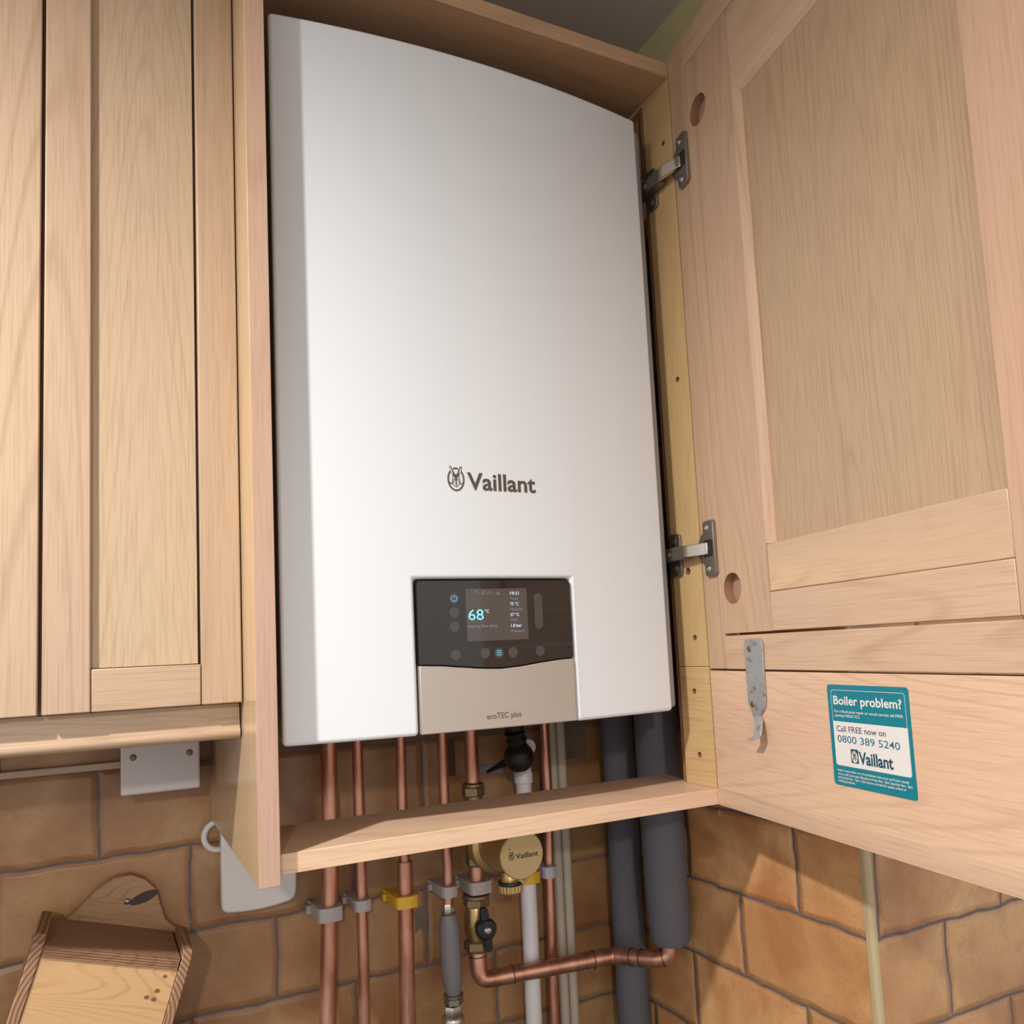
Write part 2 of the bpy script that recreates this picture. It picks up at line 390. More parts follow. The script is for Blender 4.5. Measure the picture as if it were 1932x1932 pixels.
def fillet(pts, rad, n=8):
    pts = [Vector(p) for p in pts]; out = [pts[0]]
    for i in range(1, len(pts) - 1):
        a, b, c = pts[i - 1], pts[i], pts[i + 1]; u = (a - b).normalized(); v = (c - b).normalized()
        th = u.angle(v); d = min(rad / math.tan(th / 2), (a - b).length * 0.49, (c - b).length * 0.49)
        p0, p1 = b + u * d, b + v * d
        for k in range(n + 1):
            t = k / n; out.append(p0 * (1 - t) ** 2 + b * 2 * t * (1 - t) + p1 * t * t)
    out.append(pts[-1]); return out

# ------------------------------------------------------------------ emblem: hare's head in an oval ring
def emblem(bm, cx, cz, hw, hh, f, dk, lt=None, ring=True):
    g = lambda k: (lambda x, z: f(cx + x * hw, cz + z * hh, k))
    if ring:
        gaps = ((math.radians(-236), math.radians(56)), (math.radians(72), math.radians(108)))
        for a0, a1 in gaps:
            o_, i_ = ell(0, 0, 1, 1, 40, a0, a1), ell(0, 0, 0.82, 0.86, 40, a0, a1)
            for k in range(39): bm.faces.new([bm.verts.new(g(1)(*p)) for p in (o_[k], o_[k + 1], i_[k + 1], i_[k])]).material_index = dk
    for s in (-1, 1):
        ear = [(0.10, 0.38), (0.24, 0.66), (0.45, 0.98), (0.70, 1.18), (0.72, 0.98), (0.66, 0.76), (0.52, 0.52), (0.36, 0.34)]
        flat(bm, [(x * s, z) for x, z in ear], g(2), dk)
        if lt is not None: flat(bm, [(x * s, z) for x, z in [(0.36, 0.50), (0.48, 0.78), (0.65, 1.04), (0.64, 0.82), (0.54, 0.60), (0.42, 0.46)]], g(3), lt)
    head = [(-0.44, 0.12), (-0.36, 0.32), (-0.2, 0.42), (0.2, 0.42), (0.36, 0.32), (0.44, 0.12), (0.46, -0.15), (0.34, -0.30), (0.20, -0.05), (0.07, -0.12), (0.06, -0.44),
            (-0.06, -0.44), (-0.07, -0.12), (-0.20, -0.05), (-0.34, -0.30), (-0.46, -0.15)]
    flat(bm, head, g(2), dk)
    for s in (-1, 1):
        if lt is not None: flat(bm, ell(0.27 * s, 0.02, 0.13, 0.17, 16), g(3), lt)
        flat(bm, ell(0.27 * s, 0.0, 0.07, 0.09, 12), g(4), dk)
        for q in (-0.30, -0.38, -0.46): stroke(bm, [(0.40 * s, q + 0.02), (0.76 * s, q + 0.06 - (q + 0.38) * 0.3)], 0.035, g(2), dk)
    stroke(bm, [(-0.40, -0.22), (-0.30, -0.45), (-0.12, -0.60), (0, -0.64), (0.12, -0.60), (0.30, -0.45), (0.40, -0.22)], 0.06, g(2), dk)
    flat(bm, [(-0.10, -0.42), (0.10, -0.42), (0.04, -0.52), (-0.04, -0.52)], g(2), dk)

# ================================================================== THE SETTING
YW, XW, ZC = 0.3429, 0.5697, 0.960
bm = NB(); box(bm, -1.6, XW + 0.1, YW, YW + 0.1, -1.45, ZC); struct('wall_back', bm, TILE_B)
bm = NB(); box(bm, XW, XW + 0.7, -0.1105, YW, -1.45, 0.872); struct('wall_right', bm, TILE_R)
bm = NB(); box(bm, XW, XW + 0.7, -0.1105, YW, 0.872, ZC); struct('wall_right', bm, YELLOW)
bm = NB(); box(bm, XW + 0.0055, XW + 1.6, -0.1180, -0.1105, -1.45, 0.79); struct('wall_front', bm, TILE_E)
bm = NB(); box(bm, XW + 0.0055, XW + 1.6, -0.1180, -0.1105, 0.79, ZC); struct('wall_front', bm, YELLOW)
bm = NB(); box(bm, -1.6, 2.2, -3.4, YW + 0.1, ZC, ZC + 0.08); struct('ceiling', bm, CEIL)
bm = NB(); box(bm, -1.6, 2.2, -2.9, YW + 0.1, -1.53, -1.45); struct('floor', bm, FLOORM)
bm = NB(); box(bm, -1.6, XW, -0.29, YW, -0.56, -0.52); struct('unseen_shade_slab', bm, mat('shade_slab_dark', (0.07, 0.065, 0.06), 0.35))  # unseen dark slab, added to block light from below and shade the tiles
bm = NB(); q = [(XW - 0.0015, -0.1095), (XW - 0.0015, -0.1130)] + [(XW + 0.0030 - 0.0045 * math.cos(t), -0.1130 - 0.0050 * math.sin(t)) for t in (math.pi / 2 * k / 6 for k in range(1, 7))] + [(XW + 0.0055, -0.1182), (XW + 0.0055, -0.1095)]
prism(bm, q, lambda x, y: (x, y, -1.45), lambda x, y: (x, y, 0.79)); t1 = struct('trim_1', bm, TRIMM)
# bare plaster where tiles were cut away behind the pipes
def patch(name, outline, m, y=YW - 0.0012):
    bm = NB(); prism(bm, outline, lambda x, z: (x, y, z), lambda x, z: (x, YW + 0.001, z)); return struct(name, bm, m)
patch('wall_back_plaster', [(-0.005, -0.0395), (0.12, -0.0402), (0.24, -0.0390), (0.30, -0.041), (0.372, -0.043), (0.376, 0.05), (-0.005, 0.05)], PLASTER)
patch('wall_back_plaster', [(0.452, -0.0900), (0.470, -0.0925), (0.49, -0.0895), (0.512, -0.0925), (0.515, 0.05), (0.452, 0.05)], PLASTER)
patch('wall_back_plaster', [(0.318, -0.0925), (0.345, -0.094), (0.372, -0.1), (0.371, -0.088), (0.35, -0.084), (0.32, -0.086)], paint('grey_mortar', (0.36, 0.35, 0.33), (0.26, 0.25, 0.23), 80))
patch('wall_back_slot', [(0.277, -0.043), (0.297, -0.043), (0.297, -0.094), (0.280, -0.094)], DARKHOLE)
patch('wall_back_chip', [(0.230, -0.268), (0.240, -0.262), (0.2465, -0.264), (0.2475, -0.285), (0.2435, -0.298), (0.237, -0.290), (0.230, -0.296)], PLASTER)

# ================================================================== LEFT WALL CUPBOARD
YD = 0.0566
cup = thing('wall_cupboard', 'closed oak wall cupboard with framed doors, left of the open boiler cupboard', 'cupboard', (-0.19, YD, 0.04))
def at(o, p): return (p[0] - o.location.x, p[1] - o.location.y, p[2] - o.location.z)
def wb(x0, x1, y0, y1, z0, z1, o=cup):
    bm = NB(); a, b = at(o, (x0, y0, z0)), at(o, (x1, y1, z1)); box(bm, a[0], b[0], a[1], b[1], a[2], b[2]); return bm
obj('carcass', wb(-0.80, -0.0295, YD + 0.021, YW - 0.001, 0.0415, 0.9), WX, cup, 0.001)
def shaker(x0, x1, left_w, right_w):
    d = hold('door', cup, label='oak door with a recessed panel')
    obj('stile', wb(x1 - right_w, x1, YD, YD + 0.020, 0.0415, 0.88), WZ, d, 0.0012)
    obj('stile', wb(x0, x0 + left_w, YD, YD + 0.020, 0.0415, 0.88), WZ, d, 0.0012)
    obj('rail', wb(x0 + left_w + 0.0004, x1 - right_w - 0.0006, YD + 0.0008, YD + 0.020, 0.0415, 0.0788), WX, d, 0.0012)
    obj('rail', wb(x0 + left_w + 0.0004, x1 - right_w - 0.0006, YD + 0.0008, YD + 0.020, 0.835, 0.88), WX, d, 0.0012)
    obj('panel', wb(x0 + left_w, x1 - right_w - 0.0025, YD + 0.0075, YD + 0.016, 0.0795, 0.835), WZ2, d)
    return d
shaker(-0.1925, -0.0294, 0.0370, 0.0355)
shaker(-0.60, -0.1955, 0.05, 0.05)
bm = NB()
prof = [(0.075, 0.0402), (0.0735, 0.022), (0.0725, 0.018)] + [(0.0765 - 0.0075 * math.cos(math.radians(a)), 0.0135 + 0.0062 * math.sin(math.radians(a))) for a in range(40, -91, -13)] + [(0.085, 0.0073), (0.092, 0.0075), (0.092, 0.0402)]
prism(bm, prof, lambda y, z: at(cup, (-0.80, y, z)), lambda y, z: at(cup, (-0.0300, y, z)))
obj('pelmet', bm, WX, cup, label='oak pelmet moulding with rounded lower bead')

# ================================================================== BOILER CUPBOARD (frame and open door)
A0, A1, XR, ZT = -0.0283, -0.0101, 0.4771, 0.7713
cab = thing('boiler_cupboard', 'oak cupboard frame around the white boiler, its framed door standing open', 'cupboard', (0.23, 0, -0.1066))
def cb(x0, x1, y0, y1, z0, z1):
    bm = NB(); a, b = at(cab, (x0, y0, z0)), at(cab, (x1, y1, z1)); box(bm, a[0], b[0], a[1], b[1], a[2], b[2]); return bm
ep = obj('end_panel', cb(A0, A1, -0.0129, YW - 0.0005, -0.1123, 0.93), [wood('oak_end_panel', 2, light=(0.610, 0.434, 0.254), pink=(0.590, 0.406, 0.247), ring_amt=0.15, fine_amt=0.15, seed=31, rough=0.2), WEDGE], cab, 0.0006)
for p in ep.data.polygons:
    if abs(p.normal.y) > 0.9: p.material_index = 1
obj('top_panel', cb(A1, XR, 0, YW - 0.001, ZT, 0.790), wood('oak_top', 0, light=(0.565, 0.366, 0.214), pink=(0.531, 0.329, 0.207), seed=33), cab, 0.0006)
obj('bottom_rail', cb(A1, XR + 0.0180, 0, 0.1244, -0.1066, -0.0889), WRAIL, cab, 0.0006)
# hinge-side batten in two lengths, with screw holes
bm = NB(); plate(bm, at(cab, (XR, 0, 0)), (0, 1, 0), (0, 0, 1), (-1, 0, 0), 0.0006, 0.0545, 0.0490, ZT - 0.0003, 0.018,
                 [(0.0179, 0.6958, 0.0034, 0.006), (0.0214, 0.395, 0.0034, 0.006), (0.0262, 0.1614, 0.0045, 0.006), (0.0218, 0.0824, 0.0034, 0.006)])
obj('batten', bm, [WBAT, WHOLE, DARKHOLE], cab, doubles=True, smooth=False)
bm = NB(); plate(bm, at(cab, (XR, 0, 0)), (0, 1, 0), (0, 0, 1), (-1, 0, 0), 0.0006, 0.0545, -0.0886, 0.0484, 0.018,
                 [(0.0295, 0.0197, 0.0034, 0.006), (0.0277, -0.0539, 0.0034, 0.006)])
obj('batten', bm, [WBATX, WHOLE, DARKHOLE], cab, doubles=True, smooth=False)
bm = cb(XR + 0.002, XR + 0.0182, 0.0548, 0.0625, -0.0887, ZT - 0.0003); a_, b_ = at(cab, (XR + 0.0183, 0.0548, -0.1066)), at(cab, (0.5690, 0.0625, ZT - 0.0003)); box(bm, a_[0], b_[0], a_[1], b_[1], a_[2], b_[2])  # edging strip, plus a hidden filler to the wall added to stop leaking light
obj('edging_and_light_stop', bm, mat('edging', (0.30, 0.145, 0.085), 0.5), cab)

# --- the open door: local x runs from the hinge edge outwards, local y goes into the door, z up
DW = 0.495
dphi = math.atan2(-math.cos(-0.1622), math.sin(-0.1622))
door = hold('door', cab, at(cab, (XR, -0.0004, 0)), (0, 0, dphi), 'oak door standing open, seen from inside')
def db(x0, x1, y0, y1, z0, z1):
    bm = NB(); box(bm, x0, x1, y0, y1, z0, z1); return bm
T = 0.020
obj('outer_stile', db(0.0004, 0.0362, 0, T, 0.0462, 0.7958), WDZ, door, 0.0005)
obj('outer_rail', db(0.0364, DW, 0, T, 0.7572, 0.7958), WDX, door, 0.0005)
bm = NB(); plate(bm, (0, 0.0004, 0), (1, 0, 0), (0, 0, 1), (0, -1, 0), 0.0369, 0.1258, 0.0850, 0.7565, T - 0.001, [(0.0590, 0.1337, 0.0172, 0.0115), (0.0592, 0.6882, 0.0172, 0.0115)])
obj('frame_stile', bm, [WDZ, WHOLE, wood('oak_hole_floor', 2, light=(0.488, 0.296, 0.188), pink=(0.445, 0.251, 0.163), seed=41)], door, doubles=True, smooth=False, label='door stile with two round hinge holes')
obj('frame_stile', db(DW - 0.088, DW, 0.0004, T, 0.0850, 0.7565), WDZ, door, 0.0005)
obj('frame_rail', db(0.1260, DW - 0.0885, 0.0004, T, 0.6690, 0.7565), WDX, door, 0.0005)
obj('frame_rail', db(0.1260, DW - 0.0885, 0.0008, T, 0.1245, 0.1732), wood('oak_cathedral_rail', 0, light=(0.696, 0.470, 0.292), dark=(0.464, 0.293, 0.163), rings=8, ring_amt=0.4, across=10, along=2.2, seed=51), door, 0.0012)
obj('frame_rail', db(0.1260, DW - 0.0885, 0.0002, T, 0.0850, 0.1242), WDX, door, 0.0008)
bm = NB()                                                        # sloped moulding between frame and panel, left and top
M_ = lambda x, z, y: (x, y, z)
prism(bm, [(0.0, 0.0), (0.0098, 0.0062), (0.0098, 0.012), (0.0, 0.012)], lambda x, y: (0.1258 + x, 0.0004 + y, 0.1735), lambda x, y: (0.1258 + x, 0.0004 + y, 0.6690 - x))
obj('panel_moulding', bm, WDZ, door)
bm = NB(); prism(bm, [(0.0, 0.0), (0.0016, 0.0006), (0.0098, 0.0078), (0.0098, 0.012), (0.0, 0.012)], lambda x, y: (0.1258 + x, 0.0004 + y, 0.6690 - x), lambda x, y: (DW - 0.0885, 0.0004 + y, 0.6690 - x))
obj('panel_moulding', bm, WDX, door)
obj('panel', db(0.1350, DW - 0.0885, 0.0088, 0.016, 0.1735, 0.6600), WDP, door)
obj('filler_strip', db(0.0366, DW, 0.0, T, 0.0459, 0.0824), WDX, door, 0.0006)
bm = NB(); box(bm, 0.0004, DW, 0, T, -0.1063, 0.0440)
obj('lower_panel', bm, WLOW, door, 0.0008)
bm = NB(); prism(bm, [(-0.0004, -0.1066), (-0.0004, -0.0885), (0.0004, -0.0868), (0.012, -0.0868), (0.012, -0.1066)], lambda y, z: (0.0003, y, z), lambda y, z: (DW, y, z))
obj('edge_strip', bm, WDX, door)
# latch hook screwed to the door
hk = NB()
hm = lambda y: (lambda x, z: (x, y, z))
outl = [(0.0768, 0.0725), (0.0780, 0.0760), (0.0810, 0.0775), (0.1045, 0.0775), (0.1082, 0.0755), (0.1097, 0.0715), (0.1080, 0.0150), (0.1070, 0.0095), (0.1035, 0.0045), (0.0985, 0.0010), (0.0970, -0.0035),
        (0.0842, -0.0035), (0.0836, 0.0005), (0.0812, 0.0040), (0.0785, 0.0085), (0.0772, 0.0140)]
prism(hk, outl, hm(-0.0026), hm(-0.0004))
neck = [(0.0, -0.0020), (-0.0014, -0.0064), (-0.0054, -0.0112), (-0.0084, -0.0161), (-0.0098, -0.0202), (-0.0116, -0.0226), (-0.0156, -0.0252)]
cen = [0.0908, 0.0953, 0.0997, 0.1026, 0.1036, 0.1025, 0.0985]; wid = [0.0128, 0.0126, 0.0124, 0.0122, 0.012, 0.012, 0.0125]
pr = []
for (dy, z), c_, w_ in zip(neck, cen, wid):
    pr.append([hk.verts.new((c_ - w_ / 2, -0.0026 + dy, z)), hk.verts.new((c_ + w_ / 2, -0.0026 + dy, z)), hk.verts.new((c_ + w_ / 2, -0.0004 + dy, z + 0.0008)), hk.verts.new((c_ - w_ / 2, -0.0004 + dy, z + 0.0008))])
for i in range(len(pr) - 1):
    for k in range(4): hk.faces.new((pr[i][k], pr[i][(k + 1) % 4], pr[i + 1][(k + 1) % 4], pr[i + 1][k])).material_index = 0
hk.faces.new(pr[0]); hk.faces.new(pr[-1][::-1])
for cx, cz in ((0.0868, 0.0676), (0.0852, 0.0101)):
    turned(hk, (cx, -0.0026, cz), (0, -1, 0), [(0.0036, -0.0006), (0.0036, 0.0003), (0.0026, 0.0009), (0.0008, 0.0010)], 20, 1)
    for s in (0.0021, -0.0021):
        stroke(hk, [(cx - 0.0016, cz - s * 0.7), (cx + 0.0016, cz + s * 0.7)], 0.0006, hm(-0.00375), 2)
obj('latch_hook', hk, [GALV, BRASSD, DARKHOLE], door, 0.0004, label='worn galvanised steel hook plate with two screws')
# sticker
st = NB(); sf = lambda x, z, k=0: (x, -0.0006 - 0.00012 * k, z)
prism(st, rrect(0.2025, 0.2998, -0.0551, 0.0336, 0.0030), lambda x, z: (x, -0.0006, z), lambda x, z: (x, -0.0001, z), 0)
S1 = lambda x, z: sf(x, z, 1); S2 = lambda x, z: sf(x, z, 2)
ringface(st, rrect(0.2073, 0.2960, -0.0378, 0.0290, 0.0027), rrect(0.2077, 0.2956, -0.0374, 0.0286, 0.0025), S1, 1)
wp = rrect(0.2077, 0.2964, -0.0378, 0.0300, 0.0027); wp = [(x, min(z, 0.0012)) for x, z in wp]
wq = []
for p in wp:
    if not wq or math.hypot(p[0] - wq[-1][0], p[1] - wq[-1][1]) > 1e-6: wq.append(p)
flat(st, wq, S1, 1)
lettering(st, 'Boiler problem?', 0.2102, 0.2920, 0.0162, 0.0240, S2, 1, 0.022)
lettering(st, 'For a fixed price repair or annual service call FREE', 0.2106, 0.2923, 0.0091, 0.0115, S2, 1, 0.012)
lettering(st, 'quoting VASXC1IC2', 0.2108, 0.2421, 0.0054, 0.0078, S2, 1, 0.012)
lettering(st, 'Call FREE now on', 0.2114, 0.2714, -0.0076, -0.0022, S2, 4, 0.004)
lettering(st, '0800 389 5240', 0.2116, 0.2863, -0.0170, -0.0106, S2, 3, 0.004)
lettering(st, 'Vaillant', 0.2371, 0.2770, -0.0335, -0.0228, S2, 2, 0.026)
for s_, x0, x1, z0, z1 in (('Attach to your boiler now. If a breakdown does occur you\'ll know exactly', 0.2081, 0.2926, -0.0428, -0.0407), ('who to call. Lines open: Monday to Friday 8am - 8pm, Saturday 9am - 4pm', 0.2084, 0.2958, -0.0460, -0.0439),
                           ('and Sunday 9am - 12pm. Calls may be recorded for quality control or', 0.2082, 0.2889, -0.0491, -0.0470), ('training purposes.', 0.2083, 0.2299, -0.0521, -0.0500)):
    lettering(st, s_, x0, x1, z0, z1, S2, 1, 0.012)
flat(st, rrect(0.2275, 0.2366, -0.0338, -0.0218, 0.0004, 2), S2, 2)
emblem(st, 0.2320, -0.0283, 0.0038, 0.0050, lambda x, z, k: sf(x, z, 3 + k), 2, 1, ring=False)
flat(st, ell(0.2320, -0.0283, 0.0036, 0.0050, 24), lambda x, z: sf(x, z, 3), 1)
obj('sticker', st, [TEAL, STW, STT, STN, STB], door, smooth=False, normals=False, label='teal and white service sticker reading Boiler problem?')

# --- two concealed hinges
def hinge(dz, first=None):
    h = hold('hinge', cab, at(cab, (XR, 0, 0.1825 + dz)), label='steel concealed hinge')
    cD = Vector((math.sin(-0.1622), -math.cos(-0.1622), 0)); nD = Vector((-cD.y, cD.x, 0)) * -1     # nD: out of the door's inner face
    def dm(u, z, n): v = cD * u + nD * n; return (v.x, v.y, z)
    bm = NB()                                                           # flange with cup
    fl = [(0.0145, -0.0290), (0.0165, -0.0315), (0.0330, -0.0315), (0.0357, -0.0290), (0.0357, 0.0290), (0.0330, 0.0315), (0.0165, 0.0315), (0.0145, 0.0290), (0.0140, 0.0185), (0.0085, 0.0150), (0.0035, 0.0095), (0.0006, 0.0040),
          (0.0006, -0.0040), (0.0035, -0.0095), (0.0085, -0.0150), (0.0140, -0.0185)]
    prism(bm, fl, lambda u, z: dm(u, z, 0.0045), lambda u, z: dm(u, z, 0.0004), 0)
    flat(bm, rrect(0.0135, 0.0330, -0.0098, 0.0098, 0.003), lambda u, z: dm(u, z, 0.0047), 2)
    for z in (-0.0235, 0.0235):
        turned(bm, dm(0.0225, z, 0.0045), nD, [(0.0036, 0.0), (0.0036, 0.0006), (0.0020, 0.0012), (0.0006, 0.0005)], 18, 1)
    obj('hinge_cup', bm, [STEELD, CHROME, GASKET], h, 0.0006)
    bm = NB(); n_ = 10                                                  # bright link from the cup to the arm
    a = Vector((-0.0150, 0.0150, 0.0)); b = Vector(dm(0.0225, 0, 0.0040)); side = Vector((0, 0, 1)); mid = [a + (b - a) * t for t in (0, 0.15, 0.5, 0.85, 1.0)]
    d = (b - a).normalized(); nn = Vector((-d.y, d.x, 0));  nn = nn if nn.x < 0 else -nn
    rr = []
    for i, p in enumerate(mid):
        k = (0.6, 1.0, 1.0, 1.0, 0.5)[i]
        rr.append([bm.verts.new(p + side * 0.0068 - nn * 0.0030), bm.verts.new(p + side * 0.0068 + nn * 0.0028 * k), bm.verts.new(p - side * 0.0068 + nn * 0.0028 * k), bm.verts.new(p - side * 0.0068 - nn * 0.0030)])
    for i in range(4):
        for k in range(4): bm.faces.new((rr[i][k], rr[i][(k + 1) % 4], rr[i + 1][(k + 1) % 4], rr[i + 1][k]))
    bm.faces.new(rr[0]); bm.faces.new(rr[-1][::-1])
    obj('hinge_link', bm, CHROME, h, 0.0007, label='bright chrome hinge link')
    bm = NB()                                                           # arm body on the batten
    box(bm, -0.0155, -0.0035, 0.0135, 0.0760, -0.0078, 0.0078)
    for y, r in ((0.0400, 0.0034), (0.0690, 0.0034)):
        turned(bm, (-0.0155, y, 0), (-1, 0, 0), [(r, 0), (r, 0.0006), (r * 0.5, 0.0011), (0.0005, 0.0004)], 18, 1)
    box(bm, -0.0158, -0.0150, 0.0490, 0.0590, -0.0040, 0.0040, 2)
    obj('hinge_arm', bm, [STEELD, BRASS, GASKET], h, 0.0006)
    bm = NB()                                                           # mounting plate, cross-shaped
    prism(bm, rrect(0.0330, 0.0545, -0.0255, 0.0255, 0.005), lambda y, z: (-0.0042, y, z), lambda y, z: (-0.0002, y, z), 0)
    for z in (-0.0165, 0.0165):
        turned(bm, (-0.0042, 0.0440, z), (-1, 0, 0), [(0.0042, 0), (0.0042, 0.0006), (0.0022, 0.0011), (0.0006, 0.0003)], 18, 1)
    obj('mounting_plate', bm, [STEELD, BRASSD], h, 0.0006)
    return h
hinge(0.0); hinge(0.4655)

# ================================================================== BOILER
boil = thing('boiler', 'white wall-hung combi boiler with a black control display', 'boiler', (0.22, 0.17, 0))
bo = boil.location
def yf(x): return 0.0229 - 0.0179 * (1 - ((x - 0.22) / 0.22) ** 2)
def bf(x, z, out=0.0): return (x - bo.x, yf(x) - out - bo.y, z - bo.z)
HX0, HX1, HZ1 = 0.1262, 0.3036, 0.1518
bm = NB()
xs = sorted(set([0.0] + [0.44 * i / 30 for i in range(31)] + [HX0, HX1])); xs = [x for x in xs if x in (HX0, HX1) or min(abs(x - HX0), abs(x - HX1)) > 0.004]
zs = [0.0, HZ1, 0.30, 0.45, 0.60, 0.72]
gv = {}
def g(i, j):
    if (i, j) not in gv: gv[i, j] = bm.verts.new(bf(xs[i], zs[j]))
    return gv[i, j]
for i in range(len(xs) - 1):
    for j in range(len(zs) - 1):
        if HX0 - 1e-6 <= xs[i] and xs[i + 1] <= HX1 + 1e-6 and j == 0: continue
        bm.faces.new((g(i, j), g(i + 1, j), g(i + 1, j + 1), g(i, j + 1)))
bmesh.ops.recalc_face_normals(bm, faces=bm.faces)
fn = sum((f.normal.y for f in bm.faces))
if fn > 0: bmesh.ops.reverse_faces(bm, faces=bm.faces)
fc = obj('front_cover', bm, WHITE, boil, normals=False)
so = fc.modifiers.new('thickness', 'SOLIDIFY'); so.thickness = 0.024; so.offset = -1
be = fc.modifiers.new('soft_edges', 'BEVEL'); be.width = 0.0062; be.segments = 4; be.limit_method = 'ANGLE'; be.angle_limit = math.radians(50); be.harden_normals = True
bm = NB(); box(bm, 0.003 - bo.x, 0.4585 - bo.x, 0.0400 - bo.y, YW - 0.001 - bo.y, 0.002, 0.7195)
obj('casing', bm, GREYM, boil, 0.004)
bm = NB()                                                        # dark back of the recess behind the controls
box(bm, HX0 - 0.004 - bo.x, HX1 + 0.004 - bo.x, 0.0150 - bo.y, 0.040 - bo.y, 0.0005, HZ1 + 0.003)
obj('recess', bm, GASKET, boil)
# control panel
def wave(x):
    pts = [(0.126, 0.0679), (0.150, 0.0665), (0.1731, 0.0640), (0.190, 0.0622), (0.2004, 0.0614), (0.2149, 0.0607), (0.2349, 0.0618), (0.2661, 0.0650), (0.285, 0.0666), (0.304, 0.0672)]
    for (a, b), (c_, d) in zip(pts[:-1], pts[1:]):
        if x <= c_:
            t = (x - a) / (c_ - a); t = t * t * (3 - 2 * t) * 0.35 + t * 0.65; return b + (d - b) * t
    return pts[-1][1]
def sheet(x0, x1, zlo, zhi, out, thick, n=36):
    bm = NB(); R = []
    for i in range(n + 1):
        x = x0 + (x1 - x0) * i / n; lo, hi = zlo(x), zhi(x)
        R.append([bm.verts.new(bf(x, lo, out)), bm.verts.new(bf(x, hi, out)), bm.verts.new(bf(x, hi, out - thick)), bm.verts.new(bf(x, lo, out - thick))])
    for i in range(n):
        for k in range(4): bm.faces.new((R[i][k], R[i][(k + 1) % 4], R[i + 1][(k + 1) % 4], R[i + 1][k]))
    bm.faces.new(R[0]); bm.faces.new(R[-1][::-1]); return bm
def topc(x):                                                      # rounded upper corners of the glass
    e = min(x - 0.1283, 0.3016 - x); r = 0.003
    return 0.1496 - (r - math.sqrt(max(r * r - (r - e) ** 2, 0)) if e < r else 0)
cp = obj('control_panel', sheet(0.1283, 0.3016, lambda x: wave(x) + 0.0006, topc, 0.0004, 0.006, 90), GLASS, boil, label='glossy black control display')
def parent_rel(bm, name, mats, lab=None): return obj(name, bm, mats, cp, smooth=False, normals=False, label=lab)
OUT = 0.0006
pf = lambda x, z: bf(x, z, OUT); pf2 = lambda x, z: bf(x, z, OUT + 0.0002)
bm = NB()
xsr = [0.1789 + (0.2478 - 0.1789) * i / 8 for i in range(9)]
for a, b in zip(xsr[:-1], xsr[1:]): flat(bm, [(a, 0.0886), (b, 0.0886), (b, 0.1413), (a, 0.1413)], pf, 0)
for s_, x0, x1, z0, z1, mi, bd in (('68', 0.1812, 0.1977, 0.1098, 0.1210, 1, 0.0), ('°C', 0.1993, 0.2039, 0.1169, 0.1201, 2, 0.01), ('Heating flow temp.', 0.1807, 0.2133, 0.1022, 0.1053, 3, 0),
    ('19:31', 0.2285, 0.2384, 0.1346, 0.1381, 2, 0.006), ('Time', 0.2285, 0.2368, 0.1294, 0.1323, 3, 0), ('75 °C', 0.2281, 0.2378, 0.1238, 0.1271, 2, 0.006), ('Heating', 0.2281, 0.2419, 0.1186, 0.1214, 3, 0),
    ('57 °C', 0.2279, 0.2379, 0.1127, 0.1160, 2, 0.006), ('DHW', 0.2280, 0.2364, 0.1075, 0.1104, 3, 0), ('1.8 bar', 0.2281, 0.2402, 0.1015, 0.1049, 2, 0.006), ('Pressure', 0.2280, 0.2436, 0.0963, 0.0992, 3, 0)):
    lettering(bm, s_, x0, x1, z0, z1, pf2, mi, bd)
stroke(bm, ell(0.1910, 0.1370, 0.0019, 0.0022, 14, math.radians(-60), math.radians(200)) , 0.0004, pf2, 3)            # heating arc
stroke(bm, [(0.1965, 0.1350), (0.1965, 0.1385)], 0.0004, pf2, 3); stroke(bm, [(0.1990, 0.1350), (0.1976, 0.1366), (0.1990, 0.1398), (0.2003, 0.1366), (0.1990, 0.1350)], 0.0004, pf2, 3)   # flame
stroke(bm, ell(0.2062, 0.1352, 0.0024, 0.0030, 12, 0, math.pi), 0.0004, pf2, 3); stroke(bm, [(0.2060, 0.1353), (0.2071, 0.1371)], 0.0004, pf2, 3); stroke(bm, [(0.2030, 0.1350), (0.2030, 0.1376)], 0.0004, pf2, 3)
for dz in (0, 0.0011, 0.0022): stroke(bm, [(0.2122 + dz * 0.3, 0.1352 + dz), (0.2172 - dz * 0.6, 0.1352 + dz)], 0.0004, pf2, 3)                                           # tap
parent_rel(bm, 'display_screen', [SCREEN, BLUE, LITW, LITG], 'lit screen reading 68 °C')
for nm, (x, z), mk in (('power', (0.1666, 0.1318), 1), ('b', (0.1664, 0.1178), 0), ('b', (0.1661, 0.1039), 0), ('b', (0.1661, 0.0759), 0), ('b', (0.1977, 0.0764), 0), ('menu', (0.2130, 0.0759), 2), ('b', (0.2289, 0.0757), 0), ('b', (0.2608, 0.0759), 0)):
    bm = NB(); flat(bm, ell(x, z, 0.0053, 0.0053, 32), pf, 0)
    if mk == 1:
        stroke(bm, ell(x, z, 0.0029, 0.0029, 20, math.radians(118), math.radians(422)), 0.0006, pf2, 1); stroke(bm, [(x, z + 0.0003), (x, z + 0.0034)], 0.0006, pf2, 1)
    if mk == 2:
        for dz in (-0.0021, 0, 0.0021): stroke(bm, [(x - 0.0027, z + dz), (x + 0.0027, z + dz)], 0.0007, pf2, 1)
    parent_rel(bm, 'touch_button', [BTN, CYAN], ('lit power button', 'lit menu button')[mk - 1] if mk else None)
bm = NB(); flat(bm, rrect(0.2560, 0.2660, 0.0988, 0.1362, 0.00499, 10), pf, 0); parent_rel(bm, 'touch_slider', [BTN])
